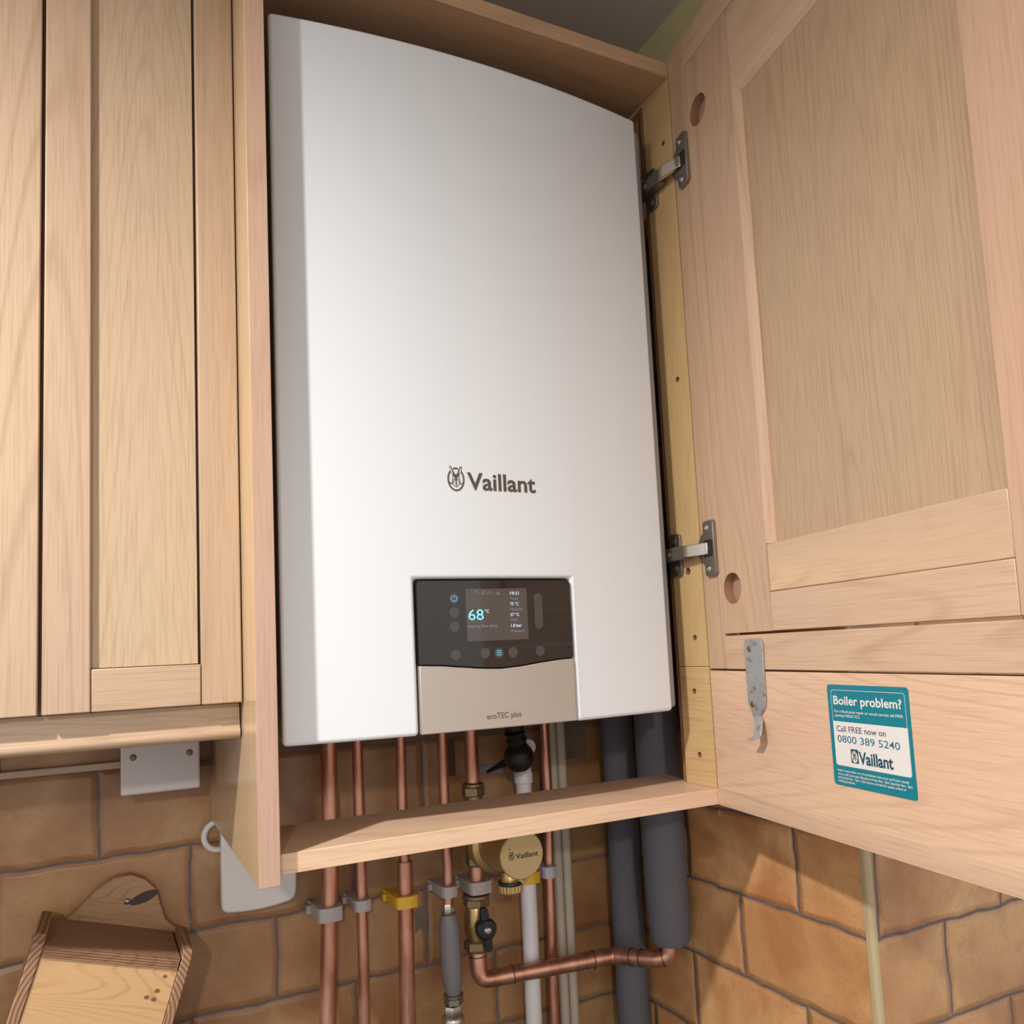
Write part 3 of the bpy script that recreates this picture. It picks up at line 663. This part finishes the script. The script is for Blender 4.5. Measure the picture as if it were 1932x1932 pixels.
# flap under the display
obj('flap', sheet(0.1283, 0.3016, lambda x: 0.0009, lambda x: wave(x) - 0.0010, 0.0012, 0.010, 60), TAUPE, boil, 0.0010, label='taupe silver flap under the display')
bm = NB(); lettering(bm, 'ecoTEC plus', 0.1962, 0.2344, 0.0106, 0.0166, lambda x, z: bf(x, z, 0.0015), 0, 0.0)
obj('lettering', bm, INK, boil, smooth=False, normals=False, label='brown model lettering on the flap')
bm = NB(); lettering(bm, 'Vaillant', 0.1862, 0.2652, 0.2431, 0.2613, lambda x, z: bf(x, z, 0.0004), 0, 0.020)
emblem(bm, 0.1741, 0.2529, 0.0092, 0.0122, lambda x, z, k: bf(x, z, 0.0003 + 0.00010 * k), 0, 1)
obj('lettering', bm, [INK, WHITE], boil, smooth=False, normals=False, label='brown wordmark with a hare in an oval')
for x in (0.035, 0.058, 0.372, 0.384):
    bm = NB(); turned(bm, (x - bo.x, 0.06 - bo.y, 0.0025), (0, 0, -1), [(0.004, 0), (0.004, 0.004), (0.002, 0.006)], 12)
    obj('screw', bm, STEEL, boil)

# ================================================================== PIPES UNDER THE BOILER
PY = 0.305
def pipe(name, path, r, label, group=None, m=COPPER, cat='pipe', seg=24):
    o = path[0]; t = thing(name, label, cat, o, group=group)
    bm = NB(); tube(bm, [(p[0] - o[0], p[1] - o[1], p[2] - o[2]) for p in path], r, seg)
    return t, o, bm
def sleeve(parent, o, p0, p1, r, name='coupling', m=COPPER):
    bm = NB(); a, b = Vector(p0) - Vector(o), Vector(p1) - Vector(o); d = (b - a).normalized() * 0.0012
    tube(bm, [a, a, a + d, b - d, b, b], [r * 0.9, r, r * 1.04, r * 1.04, r, r * 0.9], 24); return obj(name, bm, m, parent)
GC = 'copper pipes below the boiler'
ZB = -0.47
t, o, bm = pipe('copper_pipe', [(0.1096, PY, 0.0015), (0.1094, PY, -0.13), (0.1078, PY, -0.19), (0.1045, PY, -0.25), (0.1025, PY, -0.30), (0.0960, PY, ZB)], 0.0105, 'thick copper pipe, first from the left under the boiler', GC); obj('pipe', bm, COPPER, t)
t, o, bm = pipe('copper_pipe', [(0.1467, PY, 0.0015), (0.1468, PY, -0.2), (0.1466, PY, -0.30), (0.1445, PY, ZB)], 0.0070, 'thin copper pipe between the thick left pipe and the yellow-clipped pipe', GC); obj('pipe', bm, COPPER, t)
t, o, bm = pipe('copper_pipe', [(0.2053, PY, 0.0015), (0.2045, PY, -0.13), (0.2052, PY, -0.185), (0.2054, PY, -0.190), (0.2054, PY, -0.190), (0.2050, PY, -0.24), (0.2030, PY, -0.33), (0.2012, PY, ZB)],
                [0.0070] * 4 + [0.0103] * 4, 'copper pipe held by the yellow clip, thicker in its lower part', GC); obj('pipe', bm, COPPER, t)
sleeve(t, o, (0.2054, PY, -0.176), (0.2054, PY, -0.192), 0.0108); sleeve(t, o, (0.2019, PY, -0.374), (0.2012, PY, -0.425), 0.0112)
t, o, bm = pipe('copper_pipe', [(0.2641, PY, 0.0015), (0.2644, PY, -0.12), (0.2655, PY, -0.21), (0.2638, PY, -0.2535)], 0.0071, 'thin copper pipe running down into the grey flexible hose', GC); obj('pipe', bm, COPPER, t)
t, o, bm = pipe('copper_pipe', [(0.3064, PY, 0.0015), (0.3070, PY, -0.09), (0.3070, PY, -0.1005)], 0.0098, 'copper pipe entering the brass nut above the bottom rail', GC); obj('pipe', bm, COPPER, t)
bm = NB(); turned(bm, (0.3072 - o[0], PY - o[1], -0.1000 - o[2]), (0, 0, -1), [(0.0118, 0), (0.0148, 0.002), (0.0150, 0.0045), (0.0135, 0.0052)], 28); hexnut(bm, (0.3072 - o[0], PY - o[1], -0.1052 - o[2]), (0, 0, -1), 0.0160, 0.013, rot=0.35)
turned(bm, (0.3074 - o[0], PY - o[1], -0.118 - o[2]), (0, 0, -1), [(0.0115, 0), (0.0120, 0.022)], 24); obj('compression_nut', bm, BRASSD, t, label='dull brass nut')
t, o, bm = pipe('copper_pipe', [(0.4222, PY, 0.0015), (0.4228, PY, -0.12), (0.4185, PY, -0.26), (0.4165, PY, -0.36), (0.4145, PY, ZB)], 0.0071, 'copper pipe at the right, between white and cream pipes', GC); obj('pipe', bm, COPPER, t)
sleeve(t, o, (0.4198, PY, -0.188), (0.4190, PY, -0.206), 0.0079); sleeve(t, o, (0.4172, PY, -0.33), (0.4150, PY, -0.43), 0.0080)
# cream painted pipes
GP = 'cream painted pipes'
for xa, xb, lab in ((0.4378, 0.4368, 'cream painted thin pipe next to the right copper pipe'), (0.4530, 0.4520, 'cream painted thin pipe, the one nearer the grey foam')):
    t = thing('painted_pipe', lab, 'pipe', (xa, PY + 0.008, 0.15), group=GP)
    bm = NB(); tube(bm, [(0, 0, 0), ((xb - xa) * 0.3, 0, -0.3), (xb - xa, 0, -0.62)], 0.0071, 20); obj('pipe', bm, CREAM, t)
# white waste pipe
t = thing('waste_pipe', 'white plastic waste pipe with a bend below the black hose', 'pipe', (0.3850, PY, -0.098))
bm = NB(); tube(bm, [(0, 0, 0), (-0.0006, 0, -0.2), (-0.0016, 0, -0.372)], 0.0112, 28); obj('pipe', bm, WPLAST, t)
bm = NB(); turned(bm, (0, 0, -0.012), (0, 0, 1), [(0.0118, 0), (0.0132, 0.001), (0.0132, 0.0145), (0.0122, 0.016)], 28); obj('socket', bm, WPLAST, t)
bm = NB(); tube(bm, fillet([(0, 0, 0.001), (0, -0.001, 0.052), (-0.012, -0.040, 0.042)], 0.022, 10), 0.0118, 28); obj('bend', bm, WPLAST, t)
# black condensate hose
t = thing('condensate_hose', 'black corrugated hose with a bulbous end under the boiler', 'hose', (0.3525, 0.262, 0.0015))
bm = NB(); pts = []; rr = []
path = fillet([(0, 0, 0), (0.0015, 0.0, -0.035), (0.0045, 0.0, -0.056)], 0.02, 6)
N = 60
for i in range(N + 1):
    s_ = i / N * (len(path) - 1); k = min(int(s_), len(path) - 2); p = path[k].lerp(path[k + 1], s_ - k); pts.append(p); rr.append(0.0136 + 0.0012 * math.sin(i * 1.6))
tube(bm, pts, rr, 24); obj('corrugated_hose', bm, BLACKP, t)
bm = NB(); bmesh.ops.create_uvsphere(bm, u_segments=28, v_segments=18, radius=0.0205, matrix=Matrix.Translation((0.0055, 0.0, -0.0685)) @ Matrix.Diagonal((1, 1.05, 1.0, 1)))
tube(bm, [(0.0055, 0.004, -0.0685), (-0.010, 0.035, -0.083), (-0.017, 0.055, -0.092)], [0.010, 0.0035, 0.0025], 16); obj('rubber_boot', bm, BLACKP, t)
# grey flexible hose
t = thing('flexible_hose', 'grey sleeved flexible hose with steel nuts, left of the shut-off valve', 'hose', (0.2636, PY, -0.2535))
bm = NB(); hexnut(bm, (0, 0, 0), (0, 0, -1), 0.0078, 0.0135, rot=0.2); obj('nut', bm, STEEL, t)
bm = NB(); tube(bm, [(0, 0, -0.0135), (0.0001, 0, -0.0150), (0.0002, 0, -0.020), (0.0008, 0, -0.030), (0.0016, 0, -0.08), (0.0026, 0, -0.098), (0.0030, 0, -0.108), (0.0030, 0, -0.116)], [0.0098, 0.0106, 0.0115, 0.0136, 0.0136, 0.0132, 0.0115, 0.0095], 28); obj('sleeve', bm, GREYH, t)
bm = NB(); turned(bm, (0.003, 0, -0.1155), (0, 0, -1), [(0.0105, 0), (0.0130, 0.001), (0.0130, 0.003), (0.0110, 0.004)], 24); hexnut(bm, (0.003, 0, -0.1195), (0, 0, -1), 0.0128, 0.0095, rot=0.1); obj('nut', bm, STEELD, t)
bm = NB(); hexnut(bm, (0.001, 0, -0.1300), (0, 0, -1), 0.0115, 0.0135, rot=0.55); turned(bm, (0.001, 0, -0.1435), (0, 0, -1), [(0.0135, 0), (0.0150, 0.002), (0.0150, 0.006), (0.0125, 0.008)], 24)
turned(bm, (0.001, 0, -0.1515), (0, 0, -1), [(0.0105, 0), (0.0105, 0.06)], 24); obj('nut', bm, STEEL, t)
# pipe clips
GK = 'pipe clips screwed to the tiles'
def clip(xc, w_, z0, z1, pr, m, label):
    t = tag(obj('pipe_clip', NB(), m), label, 'pipe clip', GK); me = t.data; t.location = (xc, YW, (z0 + z1) / 2)
    bm = NB(); h = (z1 - z0) / 2; yF = 0.2865 - YW; n = 24
    out = [(-w_ / 2 - 0.003, -0.0002), (-w_ / 2 - 0.003, -0.006), (-w_ / 2 - 0.001, -0.008), (-w_ / 2, yF + 0.008), (-w_ / 2 + 0.002, yF + 0.0035)] + \
          [(-w_ / 2 + 0.002 + (w_ - 0.004) * i / 8, yF + 0.0035 - 0.0032 * math.sin(math.pi * i / 8)) for i in range(1, 8)] + [(w_ / 2 - 0.002, yF + 0.0035), (w_ / 2, yF + 0.008), (w_ / 2, -0.0002)]
    cy = PY - YW
    inner = []
    for p in out:                                                       # inner hole follows the pipe
        a = math.atan2(p[1] - cy, p[0]); inner.append(((pr + 0.0002) * math.cos(a), cy + (pr + 0.0002) * math.sin(a)))
    V = {}
    for k, z in enumerate((-h, h)):
        for j, P_ in enumerate((out, inner)): V[k, j] = [bm.verts.new((x, y, z)) for x, y in P_]
    N_ = len(out)
    for i in range(N_):
        q = (i + 1) % N_
        bm.faces.new((V[0, 0][i], V[0, 0][q], V[1, 0][q], V[1, 0][i])); bm.faces.new((V[0, 1][i], V[1, 1][i], V[1, 1][q], V[0, 1][q]))
        bm.faces.new((V[0, 0][i], V[0, 1][i], V[0, 1][q], V[0, 0][q])); bm.faces.new((V[1, 0][i], V[1, 0][q], V[1, 1][q], V[1, 1][i]))
    box(bm, -w_ / 2 - 0.006, -w_ / 2 - 0.001, -0.014, -0.003, -h * 0.7, h * 0.5)
    bmesh.ops.recalc_face_normals(bm, faces=bm.faces); bm.to_mesh(me); bm.free()
    b = t.modifiers.new('soft_edges', 'BEVEL'); b.width = 0.0006; b.segments = 2; b.limit_method = 'ANGLE'
    return t
clip(0.1040, 0.0310, -0.2440, -0.2270, 0.0106, CLIPG, 'grey clip around the thick leftmost copper pipe')
clip(0.1455, 0.0218, -0.2390, -0.2255, 0.0071, CLIPG, 'grey clip around the thin pipe left of the yellow clip')
clip(0.2030, 0.0300, -0.2455, -0.2305, 0.0105, CLIPY, 'wide yellow clip around a thick copper pipe')
clip(0.2628, 0.0218, -0.2425, -0.2285, 0.0072, CLIPG, 'grey clip just above the grey flexible hose')
clip(0.3075, 0.0320, -0.2455, -0.2295, 0.0100, CLIPG, 'grey clip between the brass filter and the shut-off valve')
clip(0.4140, 0.0215, -0.2420, -0.2265, 0.0072, mat('clip_lilac', (0.46, 0.42, 0.47), 0.4), 'grey clip around the copper pipe right of the brass filter')
clip(0.3830, 0.0300, -0.2447, -0.2300, 0.0113, CLIPY, 'yellow clip around the white waste pipe behind the filter')

# ================================================================== BRASS FILTER
fx, fz = 0.3105, -0.1712
t = thing('magnetic_filter', 'round brass magnetic filter hanging below the bottom rail', 'filter', (fx, 0.17, fz))
bm = NB(); turned(bm, (0, 0.002, 0), (0, 1, 0), [(0.0284, 0.0), (0.0284, 0.066), (0.0350, 0.069), (0.0365, 0.072), (0.0365, 0.083), (0.0310, 0.087), (0.020, 0.094)], 56); obj('body', bm, BRASS, t)
bm = NB(); turned(bm, (0, 0, 0), (0, 1, 0), [(0.0278, -0.0004), (0.0292, 0.0008), (0.0294, 0.004), (0.0286, 0.005)], 56, 0)
tf = lambda x, z, k=0: (x - fx, -0.0007 - 0.0001 * k, z - fz)
lettering(bm, 'Vaillant', 0.3012, 0.3322, -0.1745, -0.1680, lambda x, z: tf(x, z), 1, 0.015)
emblem(bm, 0.2955, -0.1706, 0.0037, 0.0048, lambda x, z, k: tf(x, z, k), 1, 0)
flat(bm, ell(0.2935, -0.1618, 0.0008, 0.0008, 10), lambda x, z: tf(x, z), 1)
obj('cover', bm, [mat('brass_plate', (0.55, 0.40, 0.19), 0.42, metal=0.45), mat('black_print', (0.03, 0.025, 0.02), 0.6)], t, label='flat brass face with black lettering')
bm = NB(); tube(bm, [(-0.0125, 0.0135, -0.020), (-0.0120, 0.0135, -0.029), (-0.0115, 0.0135, -0.0315)], [0.0095, 0.0105, 0.0135], 24); obj('drain_neck', bm, BRASS, t)
bm = NB(); turned(bm, (-0.0113, 0.0135, -0.0312), (0, 0, -1), [(0.0145, 0), (0.0152, 0.001), (0.0152, 0.0028), (0.0140, 0.0036)], 32); obj('seal_ring', bm, BLACKP, t)
bm = NB(); prof = []
K = 44
rings = []
for r_, h_, kn in ((0.0128, 0.0, 0), (0.0152, 0.0008, 1), (0.0152, 0.0085, 1), (0.0132, 0.0108, 0), (0.0050, 0.0112, 0), (0.0045, 0.0135, 0), (0.0015, 0.0148, 0)):
    rings.append([bm.verts.new((-0.0113 + (r_ - (0.0010 if kn and k % 2 else 0)) * math.cos(2 * math.pi * k / K), 0.0135 + (r_ - (0.0010 if kn and k % 2 else 0)) * math.sin(2 * math.pi * k / K), -0.0348 - h_)) for k in range(K)])
for a, b in zip(rings[:-1], rings[1:]):
    for k in range(K): bm.faces.new((a[k], a[(k + 1) % K], b[(k + 1) % K], b[k]))
bm.faces.new(rings[0]); bm.faces.new(rings[-1][::-1]); obj('drain_cap', bm, BRASS, t, smooth=False, label='knurled brass drain cap')
bm = NB(); turned(bm, (0.0012, 0.012, -0.0277), (0, -1, 0), [(0.0070, 0), (0.0076, 0.001), (0.0076, 0.009), (0.0066, 0.0105), (0.0030, 0.0108), (0.0026, 0.0096)], 24); obj('screw', bm, BRASS, t)
bm = NB(); tube(bm, [(-0.0030, 0.135, 0.042), (-0.0030, 0.135, -0.026), (-0.0030, 0.135, -0.040)], [0.0125, 0.0145, 0.0120], 24); hexnut(bm, (-0.0030, 0.135, -0.0270), (0, 0, -1), 0.0150, 0.012, rot=0.3)
tube(bm, [(-0.0025, 0.135, 0.0), (-0.0015, 0.094, 0.0)], 0.012, 24); obj('pipe_tee', bm, BRASSD, t, label='dull brass tee behind the filter')
# ================================================================== SHUT-OFF VALVE
vx = 0.3035
t = thing('shutoff_valve', 'brass shut-off valve with a black wing handle', 'valve', (vx, PY, -0.212))
bm = NB(); tube(bm, [(0.003, 0, 0.002), (0.003, 0, -0.036)], 0.0098, 24); obj('stub_pipe', bm, COPPER, t, label='copper stub')
bm = NB(); turned(bm, (0.0018, 0, -0.0350), (0, 0, -1), [(0.0120, 0), (0.0182, 0.0015), (0.0182, 0.005), (0.0165, 0.006)], 28); hexnut(bm, (0.0018, 0, -0.0405), (0, 0, -1), 0.0178, 0.0115, rot=0.4); obj('nut', bm, BRASSD, t)
bm = NB(); turned(bm, (0.0005, 0, -0.0515), (0, 0, -1), [(0.0125, 0), (0.0138, 0.004), (0.0150, 0.012), (0.0160, 0.021), (0.0158, 0.028), (0.0142, 0.036), (0.0125, 0.0445)], 32)
tube(bm, [(0.0, -0.008, -0.0735), (0.0, -0.022, -0.0735), (0, -0.026, -0.0735)], [0.009, 0.0085, 0.006], 20); obj('body', bm, mat('valve_brass', (0.46, 0.33, 0.13), 0.3, metal=0.85), t)
bm = NB(); hexnut(bm, (-0.0008, 0, -0.0955), (0, 0, -1), 0.0170, 0.0125, rot=0.2); turned(bm, (-0.0008, 0, -0.108), (0, 0, -1), [(0.0130, 0), (0.0125, 0.003)], 24); obj('nut', bm, BRASSD, t)
lv = NB(); yl = -0.0265
turned(lv, (0.0, yl, -0.0735), (0, -1, 0), [(0.0120, 0), (0.0140, 0.002), (0.0140, 0.0085), (0.0115, 0.011), (0.006, 0.0115)], 28)
for s_, tilt in ((1, -0.10), (-1, -0.10)):
    ax = lambda q, wv, s_=s_, tilt=tilt: (0.0 + wv - q * s_ * math.tan(-tilt) * -1 * 1.0 * (1), q * s_ - 0.0735)
    wing = [(-0.0052, 0.008), (-0.0058, 0.016), (-0.0050, 0.025), (-0.0025, 0.0285), (0.0025, 0.0285), (0.0048, 0.025), (0.0056, 0.016), (0.0052, 0.008)]
    prism(lv, [(x - s_ * z * 0.10, s_ * z - 0.0735) for x, z in wing], lambda x, z: (x, yl - 0.009, z), lambda x, z: (x, yl - 0.002, z))
obj('wing_handle', lv, BLACKP, t, 0.0012, label='black wing handle')
bm = NB(); turned(bm, (0, yl - 0.0112, -0.0735), (0, -1, 0), [(0.0052, 0), (0.0052, 0.0012), (0.0034, 0.0030), (0.0016, 0.0032), (0.0012, 0.0024)], 22); obj('screw', bm, STEEL, t)

# ================================================================== HORIZONTAL COPPER PIPE TO THE GREY FOAM PIPE
hp = [(0.3030, PY - 0.001, -0.3185), (0.3030, PY - 0.006, -0.3590), (0.4880, 0.2560, -0.3510), (0.5180, 0.1980, -0.3440), (0.5320, 0.1860, -0.3395), (0.5320, 0.1870, -0.3000)]
o = hp[0]; t = thing('copper_elbow_pipe', 'copper pipe running sideways from the valve to the right foam-covered pipe', 'pipe', o, group=None)
bm = NB(); pts = fillet(hp, 0.014, 8); tube(bm, [(p[0] - o[0], p[1] - o[1], p[2] - o[2]) for p in pts], 0.0108, 28); obj('pipe', bm, COPPER, t)
def elbow(i, ln0, ln1, r=0.0123, rad=0.014):
    a, b, c_ = Vector(hp[i - 1]), Vector(hp[i]), Vector(hp[i + 1]); u = (a - b).normalized(); v = (c_ - b).normalized()
    P_ = fillet([b + u * ln0, b, b + v * ln1], rad, 10); q = [p - Vector(o) for p in P_]
    n = len(q); bm = NB(); tube(bm, [q[0] * 1.0] + q + [q[-1]], [r * 0.92] + [r * 1.05] + [r] * (n - 2) + [r * 1.05] + [r * 0.92], 28)
    for e, f_ in ((q[0], q[1]), (q[-1], q[-2])):
        d = (e - f_).normalized(); tube(bm, [e - d * 0.0002, e + d * 0.0009], r * 0.99, 28, 1)
    obj('elbow', bm, [COPPER, JOINT], t)
elbow(1, 0.030, 0.045); elbow(2, 0.030, 0.028); elbow(3, 0.022, 0.009)
# ================================================================== FOAM COVERED PIPES
t = tag(obj('insulated_pipe', NB(), FOAM), 'grey foam-covered pipe, the left one, running down past the copper elbow', 'insulated pipe', 'foam-covered pipes'); t.location = (0.5405, 0.296, 0.16)
bm = NB(); tube(bm, [(0, 0, 0), (0.0005, 0, -0.20), (0.0015, 0, -0.35), (0.0010, 0, -0.64)], [0.0232, 0.0240, 0.0237, 0.0237], 40); bmesh.ops.recalc_face_normals(bm, faces=bm.faces); bm.to_mesh(t.data); bm.free(); t.data.polygons.foreach_set('use_smooth', [True] * len(t.data.polygons)); t.data.set_sharp_from_angle(angle=0.7)
t = tag(obj('insulated_pipe', NB(), FOAM), 'grey foam-covered pipe, the right one, ending where the copper elbow enters it', 'insulated pipe', 'foam-covered pipes'); t.location = (0.5328, 0.187, 0.16)
bm = NB(); tube(bm, [(0, 0, 0), (0, 0, -0.25), (0.001, 0, -0.40), (0.0025, 0, -0.455), (0.0025, 0, -0.476), (0.0025, 0, -0.483)], [0.0292, 0.0294, 0.0290, 0.0280, 0.0265, 0.0225], 40); bmesh.ops.recalc_face_normals(bm, faces=bm.faces); bm.to_mesh(t.data); bm.free(); t.data.polygons.foreach_set('use_smooth', [True] * len(t.data.polygons)); t.data.set_sharp_from_angle(angle=0.7)

# ================================================================== JUNCTION BOX, CABLE
t = thing('junction_box', 'white square junction box with two screws under the left cupboard', 'junction box', (-0.0880, YW, -0.0215))
bm = NB(); box(bm, -0.0405, 0.0405, -0.0575, -0.0005, -0.0405, 0.0375); obj('box', bm, BOXW, t, 0.0015)
bm = NB(); box(bm, -0.0415, 0.0415, -0.0635, -0.0578, -0.0418, 0.0395); obj('faceplate', bm, BOXW, t, 0.0022, 3)
for x in (-0.0288, 0.0302):
    bm = NB(); turned(bm, (x, -0.0632, -0.0005), (0, -1, 0), [(0.0038, 0), (0.0036, 0.0010), (0.0022, 0.0018), (0.0005, 0.0019)], 20); box(bm, x - 0.0030, x + 0.0030, -0.0654, -0.0646, -0.0008, -0.0002, 1); obj('screw', bm, [BRASSD, DARKHOLE], t)
bm = NB(); prism(bm, rrect(-0.0040, 0.0040, -0.0040, 0.0040, 0.0015), lambda y, z: (-0.32, y, z), lambda y, z: (0, y, z))
t = tag(obj('cable_conduit', bm, mat('conduit_cream', (0.52, 0.38, 0.27), 0.5)), 'thin cream conduit running into the junction box from the left', 'conduit'); t.location = (-0.1292, YW - 0.0046, -0.0345)

# ================================================================== WHITE PLASTIC CONTAINER
t = thing('plastic_jug', 'white plastic jug with a ring handle, partly behind the end panel', 'jug', (0.0230, 0.313, -0.2180))
bm = NB()
bot = [(-0.0440, 0.0085), (-0.0432, 0.0040), (-0.0405, 0.0008), (-0.0360, -0.0010)] + [(-0.0360 + 0.0720 * i / 8, -0.0010 - 0.0030 * math.sin(math.pi * i / 8) + 0.0020 * i / 8) for i in range(1, 9)] + [(0.0405, 0.0034), (0.0432, 0.0075), (0.0445, 0.0150), (0.0455, 0.0400), (0.0455, 0.0700), (0.0400, 0.0760), (-0.0300, 0.0900), (-0.0400, 0.0960), (-0.0438, 0.0960), (-0.0440, 0.0600)]
prism(bm, bot, lambda x, z: (x, 0.0, z), lambda x, z: (x * 0.97, 0.0270, z * 0.985 + 0.001)); obj('body', bm, JUG, t, 0.003, 3)
bm = NB(); cx, cz = -0.0440, 0.0880; R_, r_ = 0.0170, 0.0036
tube(bm, [(cx + R_ * math.cos(a), 0.019, cz + R_ * math.sin(a)) for a in (math.radians(72 + (288 - 72) * i / 24) for i in range(25))], r_, 14); obj('handle', bm, JUG, t, label='ring handle')

# ================================================================== WOODEN SALT BOX, HANGING CROOKED
th_ = math.radians(17)
t = thing('salt_box', 'pine wall box with sloping lid, hanging crooked on a screw at lower left', 'wall box', (-0.1223, YW, -0.1888), (0, th_, 0))
bm = NB()
arch = [(-0.084, -0.17), (-0.084, -0.050), (-0.075, -0.046), (-0.060, -0.032), (-0.046, -0.012), (-0.034, 0.010), (-0.020, 0.0235), (-0.004, 0.0285), (0.012, 0.026), (0.0265, 0.017), (0.0365, 0.001), (0.046, -0.014), (0.058, -0.021), (0.0702, -0.024), (0.0702, -0.17)]
prism(bm, arch, lambda x, z: (x, -0.0165, z), lambda x, z: (x, -0.0008, z), 0)
flat(bm, ell(0.0165, 0.0065, 0.0135, 0.0068, 24), lambda x, z: (x, -0.0168, z + (x - 0.0165) * 0.55), 1)
obj('back_board', bm, [PINEB, mat('knot', (0.055, 0.025, 0.02), 0.6)], t, 0.0008, label='scalloped back board with a dark knot')
bm = NB(); turned(bm, (0.0, -0.0165, 0.0), (0, -1, 0), [(0.0036, 0), (0.0036, 0.0012), (0.0022, 0.0026), (0.0005, 0.0029)], 18); obj('screw', bm, STEELD, t)
bm = NB()
lid = [(-0.0170, -0.0262), (-0.1222, -0.0250)] + [(-0.1230 + 0.0010 * (k % 2), -0.0256 - 0.0104 * k / 8) for k in range(9)] + [(-0.1200, -0.0365), (-0.0170, -0.0370)]
prism(bm, lid, lambda y, z: (-0.072, y, z), lambda y, z: (0.0588 if y < -0.1 else 0.0575, y, z)); obj('lid', bm, PINED, t, label='dark worn lid board with a reeded front edge')
bm = NB(); box(bm, -0.072, 0.0596, -0.1200, -0.1100, -0.17, -0.0372)
for cx_, cz_, r_ in ((0.0455, -0.0590, 0.0026), (0.0370, -0.0660, 0.0026), (0.0445, -0.0675, 0.0028), (0.0490, -0.0445, 0.0022)):
    flat(bm, ell(cx_, cz_, r_, r_ * 0.8, 14), lambda x, z: (x, -0.1202, z), 1)
obj('front_board', bm, [PINE, mat('small_knot', (0.22, 0.09, 0.04), 0.6)], t, label='pale pine front board with small knots')
for s_ in (1, -1):
    bm = NB(); sb = [(-0.0175, -0.0200), (-0.0400, -0.0150), (-0.1150, -0.0170), (-0.1225, -0.0240), (-0.1225, -0.17), (-0.0175, -0.17)]
    x0, x1 = (0.0602, 0.0702) if s_ > 0 else (-0.0830, -0.0725)
    prism(bm, sb, lambda y, z: (x0, y, z), lambda y, z: (x1, y, z)); obj('side_board', bm, ENDG, t, 0.0012)
